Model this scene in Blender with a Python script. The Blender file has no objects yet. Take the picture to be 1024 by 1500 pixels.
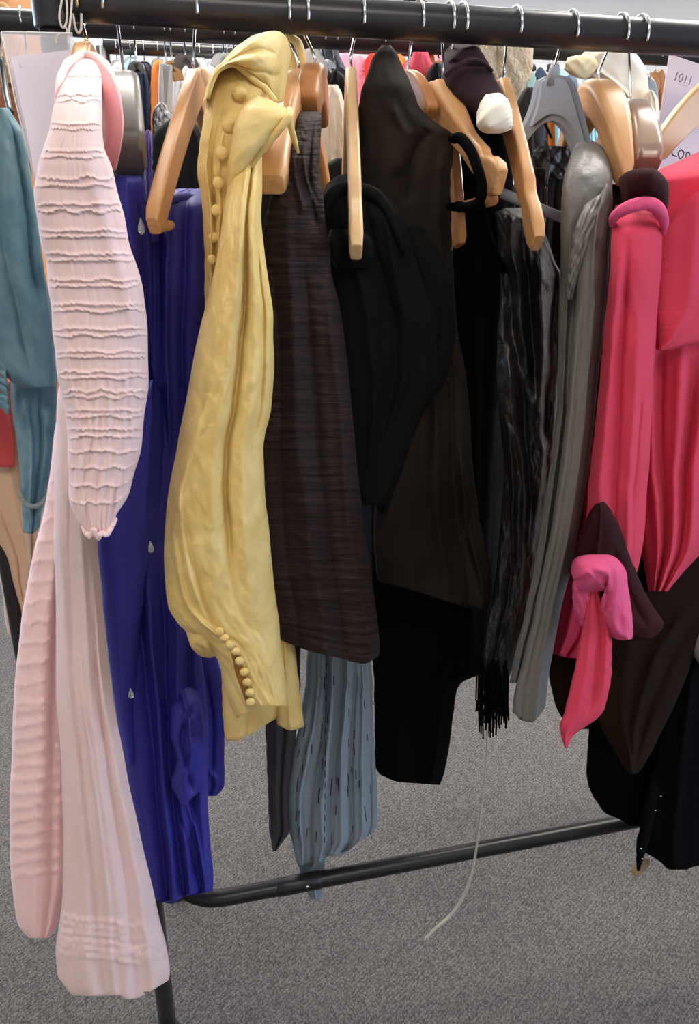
import bpy, bmesh, math, random
import numpy as np
from mathutils import Vector
random.seed(7)
C = bpy.context.scene.collection
sc = bpy.context.scene

# ------------------------------------------------------------------ camera
F_PX = 1150.0
PITCH, ROLL, YAW = math.radians(22.02), math.radians(0.55), math.radians(13.82)
CZ = 1.385
D0 = 1.0156                       # the rack stands a metre in front of the camera
ZT, ZB, SP = 1.567, 0.303, -0.32  # top rail, bottom rail heights, end post along the rail
fw = np.array([0, math.cos(PITCH), -math.sin(PITCH)])
rt = np.array([1.0, 0, 0]); up = np.cross(rt, fw)
rt, up = math.cos(ROLL)*rt + math.sin(ROLL)*up, -math.sin(ROLL)*rt + math.cos(ROLL)*up
CAM = np.array([0, 0, CZ])
RAIL = np.array([math.cos(YAW), math.sin(YAW), 0])      # along the rail
OUT = np.array([math.sin(YAW), -math.cos(YAW), 0])      # from the rail towards the viewer
cam = bpy.data.cameras.new('camera'); co = bpy.data.objects.new('camera', cam); C.objects.link(co)
cam.sensor_fit = 'VERTICAL'; cam.sensor_height = 36; cam.lens = 36*F_PX/1500
cam.clip_start = 0.02
from mathutils import Matrix
M = Matrix(((rt[0], up[0], -fw[0], 0), (rt[1], up[1], -fw[1], 0), (rt[2], up[2], -fw[2], CZ), (0, 0, 0, 1)))
co.matrix_world = M
sc.camera = co

def P(px, py, d):
    """point on the upright plane that lies d metres in front of the rack, where the photo shows px, py"""
    px, py, d = np.broadcast_arrays(np.asarray(px, float), np.asarray(py, float), np.asarray(d, float))
    w = ((px-512)/F_PX)[..., None]*rt + ((750-py)/F_PX)[..., None]*up + fw
    O = np.array([0, D0, 0]) + d[..., None]*OUT
    t = ((O-CAM)*OUT).sum(-1)/(w*OUT).sum(-1)
    return CAM + w*t[..., None]

def rail_pt(s, z, d=0.0):
    return np.array([0, D0, z]) + s*RAIL + d*OUT - np.array([0, 0, 0])

# ------------------------------------------------------------------ materials
def lin(c):
    c = [x/255 for x in c]
    return [x/12.92 if x <= .04045 else ((x+.055)/1.055)**2.4 for x in c] + [1]

MATS = {}
def base(name):
    m = bpy.data.materials.new(name); m.use_nodes = True
    nt = m.node_tree; b = nt.nodes['Principled BSDF']
    return m, nt, b, nt.nodes, nt.links

def cloth(name, col, rough=.85, sheen=.25, weave=900, wb=.12, crumple=.25, cs=14, var=.10, col2=None, spec=.25, stripes=None, streak=None, sub=0.0, alpha=None, metal=0.0):
    m, nt, b, N, L = base(name)
    tc = N.new('ShaderNodeTexCoord')
    n1 = N.new('ShaderNodeTexNoise'); n1.inputs['Scale'].default_value = cs; n1.inputs['Detail'].default_value = 6
    L.new(tc.outputs['Object'], n1.inputs['Vector'])
    src = n1.outputs['Fac']
    if streak:                                   # slubby yarns: noise stretched along the weft
        mp = N.new('ShaderNodeMapping'); mp.inputs['Scale'].default_value = streak
        L.new(tc.outputs['UV'], mp.inputs['Vector'])
        n3 = N.new('ShaderNodeTexNoise'); n3.inputs['Scale'].default_value = 1; n3.inputs['Detail'].default_value = 3
        L.new(mp.outputs['Vector'], n3.inputs['Vector']); src = n3.outputs['Fac']
    cr = N.new('ShaderNodeValToRGB'); L.new(src, cr.inputs['Fac'])
    a = lin(col); c2 = lin(col2) if col2 else [x*(1-var) for x in a[:3]]+[1]
    cr.color_ramp.elements[0].position = .38; cr.color_ramp.elements[0].color = c2
    cr.color_ramp.elements[1].position = .62; cr.color_ramp.elements[1].color = a
    L.new(cr.outputs['Color'], b.inputs['Base Color'])
    n2 = N.new('ShaderNodeTexNoise'); n2.inputs['Scale'].default_value = weave; n2.inputs['Detail'].default_value = 2
    L.new(tc.outputs['Object'], n2.inputs['Vector'])
    b1 = N.new('ShaderNodeBump'); b1.inputs['Strength'].default_value = wb; b1.inputs['Distance'].default_value = .0006
    L.new(n2.outputs['Fac'], b1.inputs['Height'])
    b2 = N.new('ShaderNodeBump'); b2.inputs['Strength'].default_value = crumple; b2.inputs['Distance'].default_value = .006
    n4 = N.new('ShaderNodeTexNoise'); n4.inputs['Scale'].default_value = cs*1.6; n4.inputs['Detail'].default_value = 5; n4.inputs['Distortion'].default_value = .6
    L.new(tc.outputs['Object'], n4.inputs['Vector'])
    L.new((n3 if streak else n4).outputs['Fac'], b2.inputs['Height'])
    L.new(b1.outputs['Normal'], b2.inputs['Normal'])
    last = b2
    L.new(last.outputs['Normal'], b.inputs['Normal'])
    b.inputs['Roughness'].default_value = rough
    b.inputs['Specular IOR Level'].default_value = spec
    b.inputs['Sheen Weight'].default_value = sheen; b.inputs['Sheen Roughness'].default_value = .4
    b.inputs['Sheen Tint'].default_value = a
    b.inputs['Metallic'].default_value = metal
    if sub:
        b.inputs['Subsurface Weight'].default_value = sub; b.inputs['Subsurface Radius'].default_value = (.01, .006, .005); b.inputs['Subsurface Scale'].default_value = .3
    if alpha: b.inputs['Alpha'].default_value = alpha
    MATS[name] = m
    return m

def plain(name, col, rough=.5, metal=0, spec=.5, coat=0, noise=0, nscale=30, bump=0):
    m, nt, b, N, L = base(name)
    tc = N.new('ShaderNodeTexCoord'); n = N.new('ShaderNodeTexNoise'); n.inputs['Scale'].default_value = nscale; n.inputs['Detail'].default_value = 4
    L.new(tc.outputs['Object'], n.inputs['Vector'])
    cr = N.new('ShaderNodeValToRGB'); a = lin(col)
    cr.color_ramp.elements[0].color = [x*(1-noise) for x in a[:3]]+[1]; cr.color_ramp.elements[1].color = a
    cr.color_ramp.elements[0].position = .35; cr.color_ramp.elements[1].position = .65
    L.new(n.outputs['Fac'], cr.inputs['Fac']); L.new(cr.outputs['Color'], b.inputs['Base Color'])
    if bump:
        bp = N.new('ShaderNodeBump'); bp.inputs['Strength'].default_value = bump; bp.inputs['Distance'].default_value = .001
        L.new(n.outputs['Fac'], bp.inputs['Height']); L.new(bp.outputs['Normal'], b.inputs['Normal'])
    b.inputs['Roughness'].default_value = rough; b.inputs['Metallic'].default_value = metal
    b.inputs['Specular IOR Level'].default_value = spec; b.inputs['Coat Weight'].default_value = coat
    MATS[name] = m
    return m

def wood(name, c1, c2, rough=.42):
    m, nt, b, N, L = base(name)
    tc = N.new('ShaderNodeTexCoord'); mp = N.new('ShaderNodeMapping'); mp.inputs['Scale'].default_value = (8, 90, 1)
    L.new(tc.outputs['UV'], mp.inputs['Vector'])
    n = N.new('ShaderNodeTexNoise'); n.inputs['Scale'].default_value = 1.0; n.inputs['Detail'].default_value = 5; n.inputs['Distortion'].default_value = .5
    L.new(mp.outputs['Vector'], n.inputs['Vector'])
    cr = N.new('ShaderNodeValToRGB'); cr.color_ramp.elements[0].color = lin(c2); cr.color_ramp.elements[1].color = lin(c1)
    cr.color_ramp.elements[0].position = .3; cr.color_ramp.elements[1].position = .65
    L.new(n.outputs['Fac'], cr.inputs['Fac']); L.new(cr.outputs['Color'], b.inputs['Base Color'])
    b.inputs['Roughness'].default_value = rough; b.inputs['Coat Weight'].default_value = .08; b.inputs['Coat Roughness'].default_value = .2
    MATS[name] = m
    return m

# ------------------------------------------------------------------ object helpers
def mesh_obj(name, verts, faces, mat, parent=None, uv=None, smooth=True):
    me = bpy.data.meshes.new(name)
    v = np.asarray(verts, float)
    off = np.array(parent['_o']) if parent is not None and '_o' in parent else np.zeros(3)
    me.from_pydata((v-off).tolist(), [], faces)
    if smooth: me.polygons.foreach_set('use_smooth', [True]*len(me.polygons))
    if uv is not None:
        ul = me.uv_layers.new(name='UVMap')
        idx = np.zeros(len(me.loops), int); me.loops.foreach_get('vertex_index', idx)
        ul.data.foreach_set('uv', np.asarray(uv, float)[idx].ravel())
    me.materials.append(mat)
    me.update()
    o = bpy.data.objects.new(name, me); C.objects.link(o)
    if parent is not None: o.parent = parent
    return o

def thing(name, label, cat, loc, group=None):
    o = bpy.data.objects.new(name, None); C.objects.link(o)
    o.location = tuple(loc); o.empty_display_size = .05
    o['label'] = label; o['category'] = cat; o['_o'] = [float(x) for x in loc]
    if group: o['group'] = group
    return o

def tag(o, label, cat, group=None):
    o['label'] = label; o['category'] = cat
    if group: o['group'] = group
    return o

def pchip(t, y, x):
    t = np.asarray(t, float); y = np.asarray(y, float)
    if y.ndim == 1: y = y[:, None]
    h = np.diff(t); dl = np.diff(y, axis=0)/h[:, None]
    m = np.zeros_like(y)
    if len(t) > 2:
        w1 = (2*h[1:]+h[:-1])[:, None]; w2 = (h[1:]+2*h[:-1])[:, None]
        a, b = dl[:-1], dl[1:]
        ok = a*b > 0
        with np.errstate(divide='ignore', invalid='ignore'):
            mm = (w1+w2)/(w1/a+w2/b)
        m[1:-1] = np.where(ok, np.nan_to_num(mm), 0)
    m[0] = dl[0]; m[-1] = dl[-1]
    i = np.clip(np.searchsorted(t, x, side='right')-1, 0, len(h)-1)
    s = ((x-t[i])/h[i])[:, None]; hh = h[i][:, None]
    return (2*s**3-3*s**2+1)*y[i] + (s**3-2*s**2+s)*hh*m[i] + (-2*s**3+3*s**2)*y[i+1] + (s**3-s**2)*hh*m[i+1]

def sines(U, V, seed, fu, fv, n=10):
    r = np.random.RandomState(seed); z = np.zeros_like(U)
    for _ in range(n):
        a = fu*(.5+r.rand()); b = fv*(r.rand()*2-1)
        z += np.sin(6.283*(a*U+b*V+r.rand()))*(.4+.6*r.rand())
    return z/n**.5

def ridge(U, V, pts, w, amp, sharp=None):
    if sharp is None: sharp = 1.9 if amp > 0 else 1.15
    """a fold that runs through (v,u) pts; it fades at both ends"""
    pts = sorted(pts)
    v = np.array([p[0] for p in pts]); u = np.array([p[1] for p in pts])
    uc = pchip(v, u, np.clip(V[:, 0], v[0], v[-1]))[:, 0][:, None]
    span = max(v[-1]-v[0], 1e-3); f = .18*span
    fade = np.clip((V-v[0]+.02)/f, 0, 1)*np.clip((v[-1]+.02-V)/f, 0, 1)
    if v[-1] >= .99: fade = np.clip((V-v[0]+.02)/f, 0, 1)
    if v[0] <= .01: fade = fade*0+np.clip((v[-1]+.02-V)/f, 0, 1) if v[-1] < .99 else fade*0+1
    return amp*fade*np.exp(-np.abs((U-uc)/w)**sharp)

def rfolds(seed, n, amp, w, v0=0., v1=1., spread=.12, lo=.06, hi=.94):
    r = random.Random(seed); out = []
    for k in range(n):
        u = lo+(hi-lo)*(k+.5+r.uniform(-.3, .3))/n
        a = v0+r.random()*.25*(v1-v0); b = v1-r.random()*.15*(v1-v0) if v1 < 1 else 1.0
        c = u+r.uniform(-spread, spread)
        out.append(([(a, .5+(u-.5)*.85), ((a+b)/2, (u+c)/2+r.uniform(-.02, .02)), (b, c)], w*r.uniform(.6, 1.4), amp*r.uniform(.5, 1.2)*(1 if k % 2 else -.9)))
    return out

FRONT = {}
def drape(name, rows, mat, parent, d=.1, tf=.03, tb=.04, nu=56, nv=90, folds=(), hem=None, top=None, p=2.3, wr=None, extra=None, nb=14, edge=.6, seed=None, warp=.016):
    if seed is None: seed = sum(ord(c) for c in name)+len(rows)*7+int(rows[0][0])
    """hanging cloth: a closed loft through left/right outlines with real thickness, folds pushed out of its front"""
    R = []
    for r in rows:
        if len(r) == 3: R.append((r[1], r[0], r[2], r[0], d))
        elif len(r) == 4: R.append((r[1], r[0], r[2], r[0], r[3]))
        else: R.append(r)
    R = np.array(R, float)
    mid = (R[:, :2]+R[:, 2:4])/2
    seg = np.hypot(*np.diff(mid, axis=0).T)+np.abs(np.diff(R[:, 4]))*300+1e-3
    t = np.concatenate([[0], np.cumsum(seg)]); t /= t[-1]
    v = np.linspace(0, 1, nv)
    S = pchip(t, R, v)
    u = .5-.5*np.cos(np.pi*np.linspace(0, 1, nu)); u = .55*u+.45*np.linspace(0, 1, nu)
    U, V = np.meshgrid(u, v)
    x = S[:, 0:1]+(S[:, 2:3]-S[:, 0:1])*U; y = S[:, 1:2]+(S[:, 3:4]-S[:, 1:2])*U
    if hem is not None:
        hu = np.array([h[0] for h in hem]); hy = np.array([h[1] for h in hem])
        hv = pchip(hu, hy, u)[:, 0][None, :]; y = y+hv*np.clip((V-.8)/.2, 0, 1)**2
    if top is not None:
        hu = np.array([h[0] for h in top]); hy = np.array([h[1] for h in top])
        hv = pchip(hu, hy, u)[:, 0][None, :]; y = y+hv*np.clip((.2-V)/.2, 0, 1)**2
    q = np.abs(2*U-1)
    prof = (1-np.clip(q, 0, 1)**p)**(1/p)
    fade = np.clip(np.minimum(U, 1-U)/.07, 0, 1)
    dis = np.zeros_like(U)
    Uw = U+warp*(sines(U, V, seed*17+5, 1.2, 2.2, 6)+.45*sines(U, V, seed*17+6, 3, 6, 6))
    for f in folds:
        dis += ridge(Uw, V, *f)
    if wr:
        Lm = np.linalg.norm(np.diff(P((S[:, 0]+S[:, 2])/2, (S[:, 1]+S[:, 3])/2, S[:, 4]), axis=0), axis=1).sum()
        k0 = int(np.argmax(np.hypot(S[:, 2]-S[:, 0], S[:, 3]-S[:, 1]))); Wm = np.linalg.norm(P(S[k0, 0], S[k0, 1], S[k0, 4])-P(S[k0, 2], S[k0, 3], S[k0, 4]))
        for k, (amp, fu, fv) in enumerate(wr): dis += amp*sines(U, V, seed*13+k, fu*.6, fu*.6*Lm/Wm)
    if edge:
        w1 = edge*sines(U*0, V, seed*7+3, 0, 14); w2 = edge*sines(U*0, V, seed*7+4, 0, 14)
        x = x+w1*(1-U)+w2*U
    dd = S[:, 4:5]+tf*prof+dis*fade
    if extra is not None: dd = dd+extra(U, V)*np.clip(np.minimum(U, 1-U)/.02, 0, 1)
    front = P(x, y, dd)
    ub = np.linspace(1, 0, nb+2)[1:-1]
    UB, VB = np.meshgrid(ub, v)
    xb = S[:, 0:1]+(S[:, 2:3]-S[:, 0:1])*(.5+(UB-.5)*.96); yb = S[:, 1:2]+(S[:, 3:4]-S[:, 1:2])*UB
    if hem is not None: yb = yb+np.interp(UB, hu if top is None else [h[0] for h in hem], hy if top is None else [h[1] for h in hem])*np.clip((VB-.8)/.2, 0, 1)**2
    if top is not None: yb = yb+np.interp(UB, [h[0] for h in top], [h[1] for h in top])*np.clip((.2-VB)/.2, 0, 1)**2
    pb = (1-np.abs(2*UB-1)**2.2)**(1/2.2)
    back = P(xb, yb, S[:, 4:5]-tb*pb+.15*tb*np.sin(UB*19+VB*3)*pb)
    G = np.concatenate([front, back], 1); n = G.shape[1]
    verts = G.reshape(-1, 3)
    i, j = np.meshgrid(np.arange(nv-1), np.arange(n), indexing='ij')
    jn = (j+1) % n
    faces = np.stack([i*n+j, (i+1)*n+j, (i+1)*n+jn, i*n+jn], -1).reshape(-1, 4).tolist()
    c0 = G[0].mean(0); c1 = G[-1].mean(0)
    verts = np.vstack([verts, c0, c1]); k0 = nv*n; k1 = k0+1
    for j in range(n):
        faces.append((k0, j, (j+1) % n)); b0 = (nv-1)*n
        faces.append((k1, b0+(j+1) % n, b0+j))
    length = np.linalg.norm(np.diff(front[:, nu//2], axis=0), axis=1).sum(); width = np.linalg.norm(front[nv//2, -1]-front[nv//2, 0])
    uu = np.concatenate([U*width, (1+(1-UB))*width], 1); vv = np.concatenate([V, VB], 1)*length
    uv = np.stack([uu, vv], -1).reshape(-1, 2); uv = np.vstack([uv, [[0, 0], [0, length]]])
    o = mesh_obj(name, verts, faces, mat, parent, uv)
    FRONT[o.name] = (x, y, dd)
    return o

def on(o, px, py, lift=0.0):
    x, y, dd = FRONT[o.name]
    k = np.argmin((x-px)**2+(y-py)**2)
    return P(px, py, dd.ravel()[k]+lift)

def tube(name, pts, r, mat, parent=None, seg=10, cap=True, smooth_n=0):
    pts = np.asarray(pts, float)
    if smooth_n:
        t = np.concatenate([[0], np.cumsum(np.linalg.norm(np.diff(pts, axis=0), axis=1)+1e-6)])
        # Catmull-like smoothing
        pts = catmull(pts, smooth_n)
    n = len(pts); r = np.broadcast_to(np.asarray(r, float), (n,)) if np.ndim(r) == 0 else np.interp(np.linspace(0, 1, n), np.linspace(0, 1, len(r)), r)
    T = np.gradient(pts, axis=0); T /= np.linalg.norm(T, axis=1)[:, None]+1e-12
    a = np.array([0, 0, 1.]) if abs(T[0][2]) < .9 else np.array([1., 0, 0])
    nrm = np.cross(T[0], a); nrm /= np.linalg.norm(nrm)
    verts = []
    for k in range(n):
        nrm = nrm-T[k]*(nrm@T[k]); nrm /= np.linalg.norm(nrm); bi = np.cross(T[k], nrm)
        for s in range(seg):
            th = 2*math.pi*s/seg; verts.append(pts[k]+r[k]*(math.cos(th)*nrm+math.sin(th)*bi))
    faces = [(k*seg+s, k*seg+(s+1) % seg, (k+1)*seg+(s+1) % seg, (k+1)*seg+s) for k in range(n-1) for s in range(seg)]
    if cap:
        faces.append(tuple(range(seg))[::-1]); faces.append(tuple((n-1)*seg+s for s in range(seg)))
    uv = [(s/seg*.06, k*.01) for k in range(n) for s in range(seg)]
    if name is None: return verts, faces
    return mesh_obj(name, verts, faces, mat, parent, uv)

def catmull(p, n):
    p = np.asarray(p, float); q = np.vstack([2*p[0]-p[1], p, 2*p[-1]-p[-2]]); out = []
    for i in range(1, len(q)-2):
        for s in np.linspace(0, 1, n, endpoint=False):
            out.append(.5*(2*q[i]+(q[i+1]-q[i-1])*s+(2*q[i-1]-5*q[i]+4*q[i+1]-q[i+2])*s*s+(3*q[i]-q[i-1]-3*q[i+1]+q[i+2])*s**3))
    out.append(p[-1]); return np.array(out)

def many_tubes(name, lists, r, mat, parent, seg=6):
    V, Fc = [], []
    for pts in lists:
        v, f = tube(None, pts, r, None, seg=seg); k = len(V)
        V += list(v); Fc += [tuple(i+k for i in ff) for ff in f]
    return mesh_obj(name, V, Fc, mat, parent, [(0, 0)]*len(V))

def bar3(name, path, wid, hei, mat, parent, side=None, rnd=3.5, ns=16, tip=True):
    """solid swept bar (hanger arms): rounded-rectangle section, wid sideways, hei up"""
    path = np.asarray(path, float); n = len(path)
    ns = 12 if ns < 12 else 20
    W = np.interp(np.linspace(0, 1, n), np.linspace(0, 1, len(wid)), wid); H = np.interp(np.linspace(0, 1, n), np.linspace(0, 1, len(hei)), hei)
    T = np.gradient(path, axis=0); T /= np.linalg.norm(T, axis=1)[:, None]
    sd = np.array(side if side is not None else RAIL, float); verts = []
    for k in range(n):
        s = sd-T[k]*(sd@T[k]); s /= np.linalg.norm(s); h = np.cross(s, T[k]); h /= np.linalg.norm(h)
        if h[2] < 0: h = -h
        cr = min(W[k], H[k])*(.5 if rnd < 3 else .28)
        for qx, qz, a0 in ((1, 1, 0), (-1, 1, 90), (-1, -1, 180), (1, -1, 270)):
            for aa in ((0, 45, 90) if ns == 12 else (0, 22.5, 45, 67.5, 90)):
                th = math.radians(a0+aa)
                verts.append(path[k]+(qx*(W[k]/2-cr)+cr*math.cos(th))*s+(qz*(H[k]/2-cr)+cr*math.sin(th))*h)
    faces = [(k*ns+s, k*ns+(s+1) % ns, (k+1)*ns+(s+1) % ns, (k+1)*ns+s) for k in range(n-1) for s in range(ns)]
    faces.append(tuple(range(ns))[::-1]); faces.append(tuple((n-1)*ns+s for s in range(ns)))
    uv = [(k*.012, s/ns*.05) for k in range(n) for s in range(ns)]
    o = mesh_obj(name, verts, faces, mat, parent, uv)
    bv = o.modifiers.new('bevel', 'BEVEL'); bv.width = .0015; bv.segments = 2; bv.limit_method = 'ANGLE'; bv.angle_limit = 1.0
    wn = o.modifiers.new('weighted_normal', 'WEIGHTED_NORMAL'); wn.keep_sharp = True; wn.weight = 80
    return o

def ball(name, c, r, mat, parent, sx=1., sy=1., sz=1., axis=None):
    """flattened ball whose short axis points along OUT"""
    verts, faces = [], []; nr, ns = 9, 14
    for i in range(nr+1):
        ph = math.pi*i/nr
        for s in range(ns):
            th = 2*math.pi*s/ns
            a, b, cc = math.sin(ph)*math.cos(th)*sx, math.cos(ph)*sy, math.sin(ph)*math.sin(th)*sz
            verts.append(np.asarray(c)+r*(a*RAIL+b*OUT+cc*np.array([0, 0, 1])))
    for i in range(nr):
        for s in range(ns): faces.append((i*ns+s, i*ns+(s+1) % ns, (i+1)*ns+(s+1) % ns, (i+1)*ns+s))
    return mesh_obj(name, verts, faces, mat, parent)

def box(name, lo, hi, mat, parent=None, bevel=0):
    x0, y0, z0 = lo; x1, y1, z1 = hi
    v = [(x0, y0, z0), (x1, y0, z0), (x1, y1, z0), (x0, y1, z0), (x0, y0, z1), (x1, y0, z1), (x1, y1, z1), (x0, y1, z1)]
    f = [(0, 3, 2, 1), (4, 5, 6, 7), (0, 1, 5, 4), (1, 2, 6, 5), (2, 3, 7, 6), (3, 0, 4, 7)]
    o = mesh_obj(name, v, f, mat, parent, smooth=False)
    if bevel:
        b = o.modifiers.new('bevel', 'BEVEL'); b.width = bevel; b.segments = 2
    return o

def slab(name, quad, th, mat, parent=None, n=1):
    """thin sheet through four points with a real thickness"""
    q = [np.asarray(p, float) for p in quad]; nn = np.cross(q[1]-q[0], q[3]-q[0]); nn /= np.linalg.norm(nn)
    v = [p for p in q]+[p-nn*th for p in q]
    f = [(0, 1, 2, 3), (7, 6, 5, 4), (0, 4, 5, 1), (1, 5, 6, 2), (2, 6, 7, 3), (3, 7, 4, 0)]
    return mesh_obj(name, v, f, mat, parent, smooth=False)

# ------------------------------------------------------------------ palette
pinkM = cloth('pink_cotton', (232, 203, 198), rough=.8, sheen=.15, crumple=.22, cs=26, var=.04, sub=.12)
pinkL = cloth('pink_sheer_cotton', (244, 206, 203), rough=.8, crumple=.3, cs=20, var=.04, sub=.25)
roseM = cloth('rose_lining', (220, 138, 138), rough=.8, crumple=.3, var=.1)
blueM = cloth('royal_blue_crepe', (50, 48, 140), rough=.55, sheen=.15, crumple=.12, cs=6, var=.06, spec=.35)
yelM = cloth('yellow_silk', (228, 200, 130), rough=.5, sheen=.15, crumple=.6, cs=22, var=.06, col2=(218, 186, 112), spec=.35, weave=500)
brnM = cloth('dark_brown_slub_silk', (50, 36, 33), rough=.7, sheen=.05, crumple=.6, col2=(34, 24, 23), streak=(12, 170, 1), spec=.2)
blkM = cloth('black_crepe', (8, 8, 9), rough=.85, sheen=.02, crumple=.3, var=.3, spec=.2)
satM = cloth('brown_black_taffeta', (42, 33, 26), rough=.72, sheen=.03, crumple=.2, cs=8, col2=(27, 21, 17), spec=.12)
velM = cloth('black_velvet', (7, 7, 8), rough=.95, sheen=.05, crumple=.05, spec=.05)
shwM = cloth('black_satin', (32, 29, 27), rough=.42, sheen=0, crumple=.5, cs=40, var=.3, spec=.7, weave=260, wb=.9)
gryM = cloth('grey_silk', (116, 112, 105), rough=.65, sheen=.1, crumple=.12, cs=22, var=.06, spec=.2)
gshM = cloth('grey_shot_silk', (122, 119, 113), rough=.5, sheen=.05, crumple=.45, cs=34, var=.10, spec=.35)
redM = cloth('raspberry_wool', (212, 66, 90), rough=.88, sheen=.15, crumple=.2, cs=10, var=.06, weave=450, wb=.25)
rdkM = cloth('deep_raspberry_wool', (184, 38, 66), rough=.85, sheen=.2, crumple=.2, cs=10, var=.08, weave=450, wb=.25)
pnkM = cloth('bright_pink_cotton', (226, 88, 132), rough=.8, sheen=.2, crumple=.45, cs=26, var=.06)
marM = cloth('maroon_velvet', (50, 17, 20), rough=.85, sheen=.12, crumple=.1, var=.25, spec=.1)
bwnM = cloth('chocolate_suede', (34, 19, 10), rough=.9, sheen=.06, crumple=.15, var=.3, spec=.1)
chfM = cloth('slate_blue_chiffon', (128, 139, 147), rough=.65, sheen=.2, crumple=.2, cs=18, var=.08)
chrM = cloth('charcoal_velvet', (52, 48, 49), rough=.8, sheen=.25, crumple=.15, var=.2)
tealM = cloth('dusty_teal_taffeta', (112, 146, 154), rough=.45, sheen=.15, crumple=.55, cs=18, col2=(92, 128, 140), spec=.4)
peaM = cloth('peach_satin', (226, 186, 152), rough=.5, sheen=.2, crumple=.3, cs=10, var=.08)
plmM = cloth('plum_velvet', (52, 34, 40), rough=.8, sheen=.35, crumple=.1, var=.25, spec=.15)
creM = cloth('cream_padding', (240, 232, 210), rough=.8, sheen=.2, crumple=.3, var=.05)
flcM = cloth('beige_boucle_fleece', (242, 226, 198), rough=.95, sheen=.3, crumple=1.0, cs=160, var=.14, weave=300, wb=.5)
ivoM = cloth('ivory_cotton', (240, 230, 212), rough=.85, crumple=.4, var=.05)
coralM = cloth('coral_cotton', (216, 84, 84), rough=.8, crumple=.2)

blackP = plain('black_powder_coated_steel', (40, 38, 38), rough=.33, spec=.5, noise=.08, nscale=60)
blackG = plain('black_painted_tube', (26, 24, 24), rough=.36, spec=.4, noise=.1, nscale=40)
steel = plain('chromed_wire', (214, 212, 208), rough=.18, metal=1)
brass = plain('brassy_wire', (206, 182, 136), rough=.22, metal=1)
woodA = wood('varnished_beech', (222, 172, 116), (200, 142, 88))
woodB = wood('orange_varnished_beech', (208, 146, 90), (184, 118, 68))
woodP = wood('pale_lotus_wood', (226, 190, 140), (208, 166, 116))
grayPl = plain('silver_grey_plastic', (158, 164, 172), rough=.4, spec=.5, noise=.03)
darkPl = plain('taupe_grey_plastic', (104, 98, 92), rough=.38, spec=.5, noise=.04)
brnPl = plain('translucent_brown_plastic', (168, 140, 118), rough=.22, spec=.6, noise=.12, nscale=12)
whitePl = plain('white_plastic', (232, 232, 230), rough=.4)
blkPl = plain('black_plastic', (26, 26, 28), rough=.4)
cordM = plain('cotton_string', (228, 218, 204), rough=.9, noise=.15, nscale=400, bump=.4)
tubeM = plain('grey_plastic_cord', (178, 172, 156), rough=.35, noise=.1)
crysM = plain('crystal_drop', (226, 236, 226), rough=.05, spec=.9, coat=1); crysM.node_tree.nodes['Principled BSDF'].inputs['Transmission Weight'].default_value = .75
paperM = plain('white_paper', (242, 238, 240), rough=.8, noise=.01)
pinkpap = plain('pinkish_white_paper', (250, 236, 246), rough=.75, noise=.02)
inkM = plain('dark_ink', (52, 50, 54), rough=.7)
ink2 = plain('faded_ink', (176, 172, 176), rough=.7)

def glassy(name, alpha):
    m, nt, b, N, L = base(name)
    nz = N.new('ShaderNodeTexNoise'); nz.inputs['Scale'].default_value = 9
    bp = N.new('ShaderNodeBump'); bp.inputs['Strength'].default_value = .25; bp.inputs['Distance'].default_value = .004
    L.new(nz.outputs['Fac'], bp.inputs['Height']); L.new(bp.outputs['Normal'], b.inputs['Normal'])
    b.inputs['Base Color'].default_value = lin((244, 244, 248)); b.inputs['Roughness'].default_value = .12; b.inputs['Alpha'].default_value = alpha
    return m
clearM = glassy('clear_plastic_sleeve', .2)

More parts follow.
